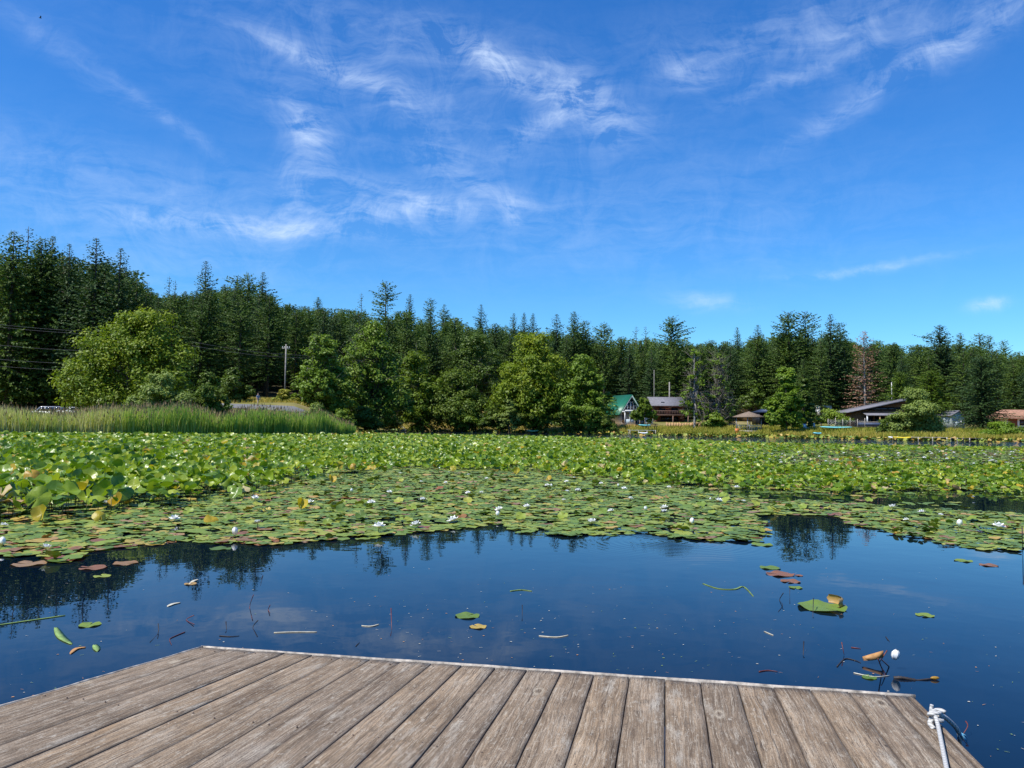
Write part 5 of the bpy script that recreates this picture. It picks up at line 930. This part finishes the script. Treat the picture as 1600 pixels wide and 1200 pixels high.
for (a0, a1) in ((-1.9,-1.1),(-.2,.7),(.9,1.5)): win(h, a0, a1, .3, 2.0, .0, M_WHITE, 1)
b = MB(); b.prism([(-3.2,-.9),(4.3,-.9),(4.3,-.02),(-3.2,-.02)], -2.3, 6, M_TAN); b.build('foundation', h)
# log house
h = empty('log_house', at(1046, 657, 146), .0, 'brown log house with a long low grey roof and balcony', 'house'); h.location.z = 2.2
b = MB(); b.box(-2.7, 2.7, 0, 6, 0, 3.0, M_BROWN)
for k in range(9): b.tube([(-2.75, -.03, .17+.33*k), (2.75, -.03, .17+.33*k)], .14, M_BROWN, 6)
b.build('wall', h)
b = MB(); b.prismx([(-1.0,3.0),(3,4.7),(7.0,3.0),(7.0,2.85),(3,4.52),(-1.0,2.85)], -3.6, 3.3, M_GRAYR); b.build('roof', h)
b = MB(); b.box(-3.1, 3.2, -1.8, -.15, 1.12, 1.28, M_BALC); b.box(-3.1, 3.2, -1.82, -1.76, 1.28, 1.36, M_BALC); b.box(-3.1, 3.2, -1.82, -1.76, 1.95, 2.05, M_BALC)
for k in range(22): b.box(-3.1+k*.3, -3.06+k*.3, -1.81, -1.77, 1.3, 1.95, M_BALC)
for x in (-3.0, .3, 3.1): b.box(x-.08, x+.08, -1.8, -1.64, -1.2, 1.12, M_BALC)
b.build('balcony', h); win(h, -1.9, -.9, 1.5, 2.4, -.16, M_DARK, 1); win(h, .4, 1.6, 1.4, 2.5, -.16, M_DARK, 1); win(h, -1.6, 1.6, .2, .9, -.16, M_DARK, 2)
b = MB(); b.box(-1.5, -.9, .4, 1.1, 3.9, 4.06, M_GLASS); b.build('skylight', h, (0, -.2, -.35))
b = MB()
for k in range(26): b.box(-4+k*.45, -3.62+k*.45, 0, .06, 0, random.uniform(.95, 1.05), M_TAN)
for k in range(6): b.box(-4+k*2.2, -3.9+k*2.2, .06, .16, 0, 1.1, M_TAN)
o = b.build('board_fence', None, at(1078, 670, 131)); o.location.z = 1.0; tag(o, 'tan board fence below the log house and the half-bare tree', 'fence')
# cabin with white roof
h = empty('small_cabin', at(1173, 655, 150), .2, 'small tan cabin with a bright white roof behind the pavilion', 'house'); h.location.z = 2.6
b = MB(); b.box(-1.3, 1.3, 0, 3, 0, 3.4, M_TAN); b.build('wall', h); b = MB(); b.prismx([(-.6,3.3),(1.5,4.1),(3.5,3.3),(3.5,3.18),(1.5,3.95),(-.6,3.15)], -1.3, 1.3, M_WHITE); b.build('roof', h); win(h, -.5, .5, 1.6, 2.6, -.01, M_BROWN, 1)
# pavilion
h = empty('garden_pavilion', at(1170, 672, 121), .4, 'small open pavilion with a brown pyramid roof on posts', 'pavilion'); h.location.z = .9
b = MB(); b.add([(-1.75,-1.75,2.1),(1.75,-1.75,2.1),(1.75,1.75,2.1),(-1.75,1.75,2.1),(0,0,2.95),(-1.75,-1.75,2.0),(1.75,-1.75,2.0),(1.75,1.75,2.0),(-1.75,1.75,2.0)], [(0,1,4),(1,2,4),(2,3,4),(3,0,4),(0,5,6,1),(1,6,7,2),(2,7,8,3),(3,8,5,0),(5,8,7,6)], M_PAVR); b.build('roof', h)
for sx_, sy_ in ((-1,-1),(1,-1),(1,1),(-1,1)):
    b = MB(); b.box(sx_*1.3-.06, sx_*1.3+.06, sy_*1.3-.06, sy_*1.3+.06, 0, 2.0, M_WOODW); b.build('post', h)
b = MB(); 
for sy_ in (-1.3, 1.3): b.box(-1.3, 1.3, sy_-.03, sy_+.03, .75, .85, M_WHITE); [b.box(-1.2+k*.3, -1.16+k*.3, sy_-.02, sy_+.02, .1, .75, M_WHITE) for k in range(9)]
b.build('railing', h); b = MB(); b.box(-1.5, 1.5, -1.5, 1.5, -.3, -.003, M_WOODW); b.build('floor', h)
# dark carport
h = empty('dark_shed', at(1207, 666, 132), .1, 'dark open-fronted shed in shade right of the pavilion', 'shed'); h.location.z = 1.7
b = MB(); b.box(-2.3, 2.3, 3, 3.1, 0, 2.2, M_DARK); b.box(-2.3, -2.2, 0, 3, 0, 2.2, M_DARK); b.box(2.2, 2.3, 0, 3, 0, 2.2, M_DARK); b.build('wall', h); b = MB(); b.box(-.05, .05, .02, .1, 0, 2.19, M_DARK); b.build('post', h); b = MB(); b.prism([(-2.5,2.2),(2.5,2.2),(0,3.0)], -.2, 3.3, M_DBLUE); b.build('roof', h)
# slanted-roof house
h = empty('modern_house', at(1362, 667, 124), -.08, 'low cedar house with one long upward slanting grey roof', 'house'); h.location.z = 1.5
b = MB(); b.prism([(-3.1,0),(5.5,0),(5.5,4.3),(-3.1,2.35)], 0, 7, M_CEDW); b.build('wall', h)
b = MB(); b.prism([(-4.1,2.28),(6.4,4.62),(6.4,4.85),(-4.1,2.45)], -1.2, 7.6, M_GRAYR); b.build('roof', h)
b = MB(); b.prismx([(-2.5,2.0),(-.02,2.5),(-.02,2.35),(-2.5,1.88)], -1.6, 4.2, M_GRAYR); b.build('porch_roof', h)
for x in (-1.5, .4, 2.2, 4.0):
    b = MB(); b.box(x-.08, x+.08, -2.4, -2.24, .6, 1.9, M_TAN if x > 0 else M_WHITE); b.build('post', h)
b = MB(); b.box(-3.0, 4.4, -2.5, -.02, .1, .26, M_DARK); b.box(-3.0, 4.4, -2.53, -2.47, .3, .85, M_DBLUE); b.box(-3.0, 4.4, -2.56, -2.44, .86, .94, M_WOODW); [b.box(x, x+.12, -2.4, -2.28, -1.0, .1, M_DARK) for x in (-2.9, -1, 1, 3, 4.2)]; b.build('deck', h)
for (a0, a1) in ((-1.1,.1),(.6,1.9),(2.4,3.6)): win(h, a0, a1, .5, 1.75, -.01, M_DARK, 1)
b = MB(); b.box(-.5, 4.6, -.03, -.005, 2.75, 3.3, M_GLASS); b.build('clerestory', h)
fe = empty('wire_fence', at(1322, 668, 117), 0, 'tall wire fence on wooden posts left of the slanted-roof house', 'fence'); fe.location.z = 1.2
for k in range(6): b = MB(); b.box(-2.7+k*1.1, -2.62+k*1.1, 0, .08, 0, 1.6+.15*(k % 2), M_WOODW); b.build('post', fe)
b = MB()
for k in range(7): b.box(-2.7, 2.85, .085, .092, .2+.2*k, .212+.2*k, M_METAL)
for k in range(28): b.box(-2.7+k*.2, -2.69+k*.2, .093, .1, .15, 1.45, M_METAL)
b.build('wire_mesh', fe)
# grey shed
h = empty('grey_shed', at(1496, 661, 121), .35, 'tall pale grey-green shed with a gable beside the wide dark fir', 'shed'); h.location.z = 1.5
b = MB(); b.prism([(-1.3,0),(1.5,0),(1.5,1.7),(.3,2.7),(-1.3,2.0)], 0, 3, M_GREY); b.build('wall', h); b = MB(); b.prism([(-1.5,1.9),(.3,2.72),(1.75,1.55),(1.75,1.65),(.3,2.84),(-1.5,2.02)], -.15, 3.2, M_GRAYR); b.build('roof', h)
b = MB(); b.box(-.7, .45, -.05, -.01, 0, 1.15, M_GREY); b.box(-.75, -.7, -.06, -.01, 0, 1.2, M_DARK); b.box(.45, .5, -.06, -.01, 0, 1.2, M_DARK); b.box(-.75, .5, -.06, -.01, 1.16, 1.21, M_DARK); b.build('door', h); win(h, .75, 1.25, .7, 1.2, -.01, M_WHITE, 0)
# brown-roofed house at the right edge
h = empty('hip_roof_house', at(1606, 659, 126), -.1, 'house with a reddish brown hip roof at the right edge', 'house'); h.location.z = 1.6
b = MB(); b.box(-3.0, 5, 0, 6, 0, 1.7, M_WHITE); b.box(-3.0, -1.6, -.03, 0, 0, 1.7, M_BROWN); b.build('wall', h); b = MB(); b.add([(-3.9,-.9,1.6),(6,-.9,1.6),(6,7,1.6),(-3.9,7,1.6),(-2.2,2.2,3.1),(4.5,2.2,3.1),(-2.2,3.8,3.1),(4.5,3.8,3.1)], [(0,1,5,4),(1,2,7,5),(2,3,6,7),(3,0,4,6),(4,5,7,6),(3,2,1,0)], M_RUSTR); b.build('roof', h)
win(h, -1.2, -.2, .6, 1.4, -.01, M_DARK, 1); win(h, .4, 1.4, .6, 1.4, -.01, M_DARK, 1)
h = empty('red_shed', at(1473, 660, 125), 0, 'small dark red shed behind the willow', 'shed'); h.location.z = 1.6; b = MB(); b.box(-.9, .9, 0, 2, 0, 1.3, M_BROWN); b.build('wall', h); b = MB(); b.prism([(-1.1,1.28),(1.1,1.28),(0,1.75)], -.15, 2.15, M_DARK); b.build('roof', h)
h = empty('white_caravan', at(1291, 652, 140), .2, 'white caravan glimpsed through the dark firs', 'caravan'); h.location.z = 3.2; b = MB(); b.prism([(-1.1,.4),(1.1,.4),(1.25,1.0),(1.1,2.2),(-1.0,2.2),(-1.25,1.2)], 0, 2, M_WHITE); b.build('body', h); win(h, -.6, .6, 1.2, 1.7, -.01, M_DARK, 0)
# poles
def pole(px, top, bot, D, r_, m, label, arm=0):
    T_ = at(px, top, D); B_ = at(px, bot, D); z0 = min(B_.z, tzf(B_.x, B_.y)); e = empty('utility_pole', (T_.x, T_.y, z0), 0, label, 'pole'); b = MB(); b.tube([(0,0,-.3), (0,0,T_.z-z0)], [r_*1.2, r_], m, 8); b.build('shaft', e)
    if arm: b = MB(); b.box(-arm, arm, -.06, .06, T_.z-z0-.7, T_.z-z0-.55, m); b.build('crossarm', e); b = MB(); [b.tube([(x, 0, T_.z-z0-.55), (x, 0, T_.z-z0-.35)], .05, M_WHITE, 6) for x in (-arm*.9, -arm*.4, arm*.4, arm*.9)]; b.build('insulators', e)
    return T_
pole(1046, 597, 640, 152, .12, M_PALEB, 'pale post rising behind the log house roof'); pole(1393, 597, 640, 138, .07, M_WHITE, 'slim white pole behind the slanted-roof house'); pole(447, 538, 588, 121, .10, M_PALEB, 'wooden utility pole on the left slope', .6); pole(57, 515, 600, 122, .11, M_PALEB, 'pale pole among the dark firs at left')
pole(1022, 578, 640, 150, .05, M_PALEB, 'thin grey dead trunk left of the log house'); pole(20, 500, 600, 118, .12, M_BARK, 'dark pole nearest the left edge')
for k, (ya, yb, lbl) in enumerate([(503,516,'topmost thin power line crossing the dark firs at left'),(507,520,'second power line just under the topmost one'),(536,545,'middle power line crossing the dark firs'),(559,564,'lower power line above the bushes at left'),(570,574,'lowest power line above the bushes at left')]):
    A_, B_ = at(-60, ya-3, 100), at(250, yb+3, 104); b = MB(); b.tube([A_.lerp(B_, t)-Vector((0,0,.5*math.sin(math.pi*t)))-A_ for t in np.linspace(0, 1, 12)], .011, M_WIRE, 4); tag(b.build('power_line', None, A_), lbl, 'cable')
for k, (ya, yb, lbl) in enumerate([(540,556,'power line reaching the utility pole on the left slope'),(546,560,'lower power line reaching the utility pole on the left slope')]):
    A_, B_ = at(300, ya-6, 112), at(490, yb, 121); b = MB(); b.tube([A_.lerp(B_, t)-Vector((0,0,.4*math.sin(math.pi*t)))-A_ for t in np.linspace(0, 1, 10)], .012, M_WIRE, 4); tag(b.build('power_line', None, A_), lbl, 'cable')
# ------------------------------------------------------------ cars
def car(px, D, rz, m, label, van=True, L=4.4, gz=None):
    P = base(px, D); e = empty('parked_car', (P.x, P.y, P.z if gz is None else gz), rz, label, 'car'); b = MB(); l = L/2
    lower = [(-l,.35),(-l+.05,.85),(-l+.9,.98) if not van else (-l+.75,1.0),(l-.1,1.0),(l,.85),(l,.35)]; b.prism(lower, -.85, .85, m)
    cab = [(-l+.8,.99),(-l+1.5,1.62),(l-.5,1.66),(l-.12,.99)] if van else [(-l+1.1,.97),(-l+1.8,1.42),(l-1.1,1.42),(l-.5,.97)]
    b.hull([[(p[0], -.84+.12*(p[1] > 1.2), p[1]) for p in cab], [(p[0], .84-.12*(p[1] > 1.2), p[1]) for p in cab]], m); b.build('body', e)
    lo_, hi_ = 1.04, (1.55 if van else 1.34); x0_, x3 = cab[0][0]+.28, cab[3][0]-.18; n_ = 3 if van else 2
    for k in range(n_):
        a0 = x0_+(x3-x0_)*k/n_+.05; a1 = x0_+(x3-x0_)*(k+1)/n_-.05; s0 = .35 if k == 0 else 0
        for sy in (-1, 1):
            b = MB(); y = sy*.85; y2 = sy*.76; b.hull([[(a0, y, lo_), (a1, y, lo_), (a1, y2, hi_), (a0+s0, y2, hi_)], [(a0, y-sy*.02, lo_), (a1, y-sy*.02, lo_), (a1, y2-sy*.02, hi_), (a0+s0, y2-sy*.02, hi_)]], M_GLASS); b.build('side_window', e)
    b = MB(); c0, c1 = cab[0], cab[1]; b.add([(c0[0]-.02,-.75,c0[1]+.05),(c0[0]-.02,.75,c0[1]+.05),(c1[0]-.08,.66,c1[1]-.05),(c1[0]-.08,-.66,c1[1]-.05)], [(0,1,2,3)], M_GLASS); b.build('windscreen', e)
    for x in (-l+.8, l-.8):
        for sy in (-1, 1):
            b = MB(); b.tube([(x, sy*.68, .33), (x, sy*.88, .33)], .33, M_TYRE, 16); w = b.build('wheel', e); b = MB(); b.tube([(x, sy*.88, .33), (x, sy*.9, .33)], .19, M_METAL, 12); b.build('rim', w)
    for sy in (-1, 1): b = MB(); b.box(-l-.02, -l+.03, sy*.62-.16, sy*.62+.16, .62, .78, M_WHITE); b.build('headlight', e); b = MB(); b.box(l-.03, l+.02, sy*.68-.1, sy*.68+.1, .68, .9, M_LAMP); b.build('tail_light', e)
    return e
car(76, 105, .15, M_SILV, 'silver people carrier parked behind the reeds at left', True, 4.3, 1.6); car(112, 104, .9, M_WHITE, 'white car parked right of the silver people carrier', False, 4.0, 1.75)
# ------------------------------------------------------------ person on the road
P = Vector((at(403, 631, 103).x, 103, 0)); P.z = tzf(P.x, P.y)+.06
pe = bpy.data.objects.new('person', None)
def skin_body(name, verts, edges, radii, m, parent, loc=(0,0,0), lv=1):
    me = bpy.data.meshes.new(name); me.from_pydata(verts, edges, []); me.materials.append(m); o = link(name, me, parent, loc); o.modifiers.new('Skin', 'SKIN'); me.skin_vertices[0].data[0].use_root = True
    for v, r_ in zip(me.skin_vertices[0].data, radii): v.radius = (r_, r_*.85)
    s = o.modifiers.new('Sub', 'SUBSURF'); s.levels = lv; s.render_levels = lv; return o
pv = [(0,0,.95),(0,0,1.15),(0,0,1.38),(0,0,1.48),(0,0,1.58),(0,0,1.70),(-.09,0,.90),(-.12,-.10,.50),(-.12,.02,.09),(-.12,-.12,.04),(.09,0,.90),(.12,.13,.50),(.12,.22,.12),(.12,.10,.05),(-.19,0,1.40),(-.25,.05,1.12),(-.27,-.06,.90),(-.27,-.10,.82),(.19,0,1.40),(.25,-.06,1.13),(.27,-.16,.92),(.27,-.20,.84)]
pe_ = [(0,1),(1,2),(2,3),(3,4),(4,5),(0,6),(6,7),(7,8),(8,9),(0,10),(10,11),(11,12),(12,13),(2,14),(14,15),(15,16),(16,17),(2,18),(18,19),(19,20),(20,21)]
pr_ = [.13,.12,.14,.055,.09,.08,.09,.065,.045,.04,.09,.065,.045,.04,.055,.043,.035,.035,.055,.043,.035,.035]
body = skin_body('person', pv, pe_, pr_, M_SKIN, None, P, 2); body.rotation_euler = (0, 0, 1.2); tag(body, 'person in a grey-blue top and tan trousers walking on the road at left', 'person')
skin_body('shirt', [pv[i] for i in (0,1,2,14,15,18,19)], [(0,1),(1,2),(2,3),(3,4),(2,5),(5,6)], [.148,.14,.158,.072,.058,.072,.058], M_SHIRT, body, lv=2)
skin_body('trousers', [pv[i] for i in (0,6,7,8,10,11,12)], [(0,1),(1,2),(2,3),(0,4),(4,5),(5,6)], [.142,.105,.078,.06,.105,.078,.06], M_PANT, body, lv=2)
skin_body('hair', [(0,.01,1.66),(0,.02,1.73),(0,.01,1.77)], [(0,1),(1,2)], [.092,.098,.06], M_HAIR, body, lv=2)
for k in (-1, 1): b = MB(); b.hull([[(k*.12+.045*math.cos(a), z_y[1]+z_y[2]*math.sin(a)*.1, z_y[0]) for a in np.linspace(0, 5.2, 7)] for z_y in ((.0, -.03 if k < 0 else .16, 1.2), (.06, -.03 if k < 0 else .17, 1.1), (.1, .0 if k < 0 else .2, .6))], M_DARK); b.build('shoe', body)
for k, (px, lb) in enumerate([(377,'left one of two low red-topped posts beside the road'),(383,'right one of two low red-topped posts beside the road')]):
    Q = at(px, 641, 90); z = tzf(Q.x, Q.y); e = empty('road_post', (Q.x, Q.y, z), 0, lb, 'post'); hh = at(px, 636, 90).z-z; b = MB(); b.tube([(0,0,-.2),(0,0,hh*.8)], .09, M_WOODW, 8); b.build('shaft', e); b = MB(); b.tube([(0,0,hh*.8),(0,0,hh)], [.1,.06], M_STEMR, 8); b.build('cap', e)
# ------------------------------------------------------------ waterside things
def kayak(px, py, D, L, rz, m, label, z=None, name='kayak', cat='kayak', w=.36):
    P = at(px, py, D); e = empty(name, (P.x, P.y, P.z if z is None else z), rz, label, cat); secs = []
    for k in range(11):
        f = k/10*2-1; s = math.sqrt(max(0, 1-abs(f)**2.4))*.97+.03; up = .12*f*f
        secs.append([(f*L/2, w*s*math.cos(a), up+.17+.16*s*math.sin(a)) for a in np.linspace(0, 2*math.pi, 11)[:-1]])
    b = MB(); b.hull(secs, m); b.build('hull', e, smooth=True); b = MB(); b.tube([(-.45,0,.33),(-.3,.16,.345),(0,.2,.345),(.3,.16,.345),(.45,0,.33),(.3,-.16,.345),(0,-.2,.345),(-.3,-.16,.345),(-.45,0,.33)], .025, M_DARK, 5); b.build('cockpit_rim', e); return e
kayak(1410, 684, 100, 2.7, .1, M_YEL, 'yellow kayak pulled up at the water in front of the willow', .1, w=.5)
kayak(1385, 676, 110, 1.9, .2, M_WHITE, 'white upturned dinghy left of the willow', .75, 'dinghy', 'boat', .55)
kayak(1396, 684.5, 101, 1.4, .0, M_WHITE, 'white kayak end just left of the yellow kayak', .1, w=.4)
kayak(1007, 661, 131, 2.6, .5, M_TURQ, 'turquoise kayak leaning beside the porch of the green-roofed house', 1.3, w=.55)
kayak(1307, 666, 115, 5.2, .1, M_TURQ, 'pale turquoise upturned boat left of the wire fence', 1.3, 'rowing_boat', 'boat', .7)
kayak(613, 656, 148, 3.8, .15, M_GRNP, 'pale green kayak lying under the alder in the shade', 1.15, w=.5)
kayak(584, 661, 149, 2.0, -.2, M_WHITE, 'white kayak lying left of the pale green kayak', .7, w=.4); kayak(598, 662, 149, 1.8, .3, M_LBLUE, 'pale blue kayak right of the white kayak under the alder', .55, w=.4)
kayak(832, 669, 133, 2.4, 0, M_GRNP, 'pale green rowing boat at the foot of the largest round tree', .15, 'rowing_boat', 'boat', .5)
kayak(1277, 681, 110, 1.5, .5, M_TURQ, 'small turquoise float in the shore grass right of the bright tree', .45, 'float_toy', 'float', .4)
kayak(1005, 677, 122, 1.6, .1, M_WHITE, 'white upturned boat under the little jetty table', .1, 'dinghy', 'boat', .45)
def jetty(px, D, L, W_, zt, m, label, rz=0, posts=4):
    P = at(px, 680, D); e = empty('jetty', (P.x, P.y, 0), rz, label, 'jetty'); b = MB()
    for k in range(int(L/.16)): b.box(-L/2+k*.16, -L/2+k*.16+.145, -W_/2, W_/2, zt-.05, zt, m)
    b.build('deck', e); 
    for k in range(posts):
        for s in (-1, 1): x = -L/2+.2+(L-.4)*k/(posts-1); b = MB(); b.tube([(x, s*(W_/2+.07), -.6), (x, s*(W_/2+.07), zt+.04)], .06, M_WOODW, 7); b.build('post', e)
    return e
jetty(1452, 99, 4.0, 1.4, .42, M_WOODW, 'low grey jetty right of the willow', 0, 3); jetty(1510, 96, 3.4, 1.2, .4, M_DARK, 'dark low jetty before the grassy bank on the right', 0, 3); jetty(1003, 123, 4.4, 1.5, .75, M_GREY, 'small jetty platform in front of the green-roofed house'); jetty(655, 142, 6, 1.4, .3, M_WOODW, 'grey jetty right of the tall alder', 0, 5)
# picnic table on the jetty platform
e = empty('picnic_table', at(1018, 672, 124.5), .1, 'dark picnic table beside the jetty platform', 'table'); e.location.z = .95; b = MB(); b.box(-.9,.9,-.35,.35,.70,.75,M_DARK); b.build('tabletop', e)
for s in (-1, 1): b = MB(); b.box(-.9,.9,s*.75-.13,s*.75+.13,.42,.46,M_DARK); b.build('bench', e); b = MB(); b.tube([(s*.65,-.75,.0),(s*.65,-.2,.7)],.04,M_DARK,5); b.tube([(s*.65,.75,.0),(s*.65,.2,.7)],.04,M_DARK,5); b.build('leg_frame', e)
# pale bicycle-like water toy frame seen on the far jetty
e = empty('water_bike', at(620, 671, 143.5), 0, 'pale pedal craft with curved tube frame on the far water', 'water bike'); e.location.z = .1
b = MB(); b.tube(smooth_path([(-1.3,0,-.1),(-.9,0,.45),(-.55,0,.62),(-.3,0,.25),(.4,0,.22),(.7,0,.5),(1.0,0,.62),(1.35,0,.35),(1.45,0,-.05)]), .07, M_WHITE, 6); b.tube(smooth_path([(-.75,0,.6),(-.72,0,1.1),(-.45,0,1.4)]), .05, M_WHITE, 6); b.build('frame', e)
b = MB(); b.tube([(.9,0,.6),(.9,0,1.0)], .04, M_DARK, 6); b.box(.65,1.15,-.12,.12,1.0,1.08,M_DARK); b.build('saddle', e); b = MB(); b.tube([(-1.7,-.4,.0),(1.7,-.4,.0)], [.16,.16], M_WHITE, 8); b.tube([(-1.7,.4,.0),(1.7,.4,.0)], [.16,.16], M_WHITE, 8); b.build('pontoons', e)
# orange tarp heap
b = MB(); secs = [[(x, w_*math.cos(a), max(0, hh*math.sin(a))) for a in np.linspace(0, math.pi, 7)] for x, w_, hh in ((-1.5,.2,.1),(-.9,.8,.55),(-.2,.9,.8),(.5,.7,.5),(1.2,.6,.4),(1.7,.15,.08))]; b.hull(secs, M_ORAN); Q = at(586, 654, 151); tag(b.build('tarp', None, (Q.x, Q.y, tzf(Q.x, Q.y)+.2)), 'orange tarpaulin heap in the shade behind the kayaks', 'tarpaulin')
# garden chairs at the pavilion
for k, (px, D, m, lb) in enumerate([(1153, 119, M_ORAN, 'orange garden chair left of the pavilion'), (1260, 119, M_WHITE, 'white garden chair right of the bright green tree'), (1275, 120, M_WHITE, 'white garden chair by the hedge'), (1287, 120, M_TAN, 'tan garden chair nearest the turquoise boat')]):
    Q = base(px, D); e = empty('garden_chair', Q, .3*k, lb, 'chair'); b = MB(); b.box(-.3,.3,-.28,.28,.38,.43,m); b.build('seat', e); b = MB(); b.prismx([(.26,.43),(.30,.43),(.44,1.0),(.40,1.0)], -.3, .3, m); b.build('backrest', e)
    for sx_ in (-1, 1):
        for sy_ in (-1, 1): b = MB(); b.tube([(sx_*.26,sy_*.24,0),(sx_*.26,sy_*.24,.38)], .03, m, 5); b.build('leg', e)
# bird
Bp = at(63, 28, 60); e = empty('bird', Bp, .6, 'small dark bird flying high in the sky at top left', 'bird'); e.scale = (.7, .7, .7); b = MB(); b.hull([[(x, r_*math.cos(a), r_*math.sin(a)) for a in np.linspace(0, 6.28, 8)[:-1]] for x, r_ in ((-.16,.01),(-.12,.03),(-.02,.045),(.06,.035),(.1,.025),(.16,.004))], M_DARK); b.build('body', e)
for s in (-1, 1): b = MB(); b.add([(-.05,s*.03,.01),(.07,s*.03,.01),(.09,s*.22,.12),(.0,s*.42,.10),(-.03,s*.2,.11),(.02,s*.1,-.0)], [(0,1,2,4),(4,2,3)], M_DARK); b.build('wing', e)
print('objects', len(bpy.data.objects))
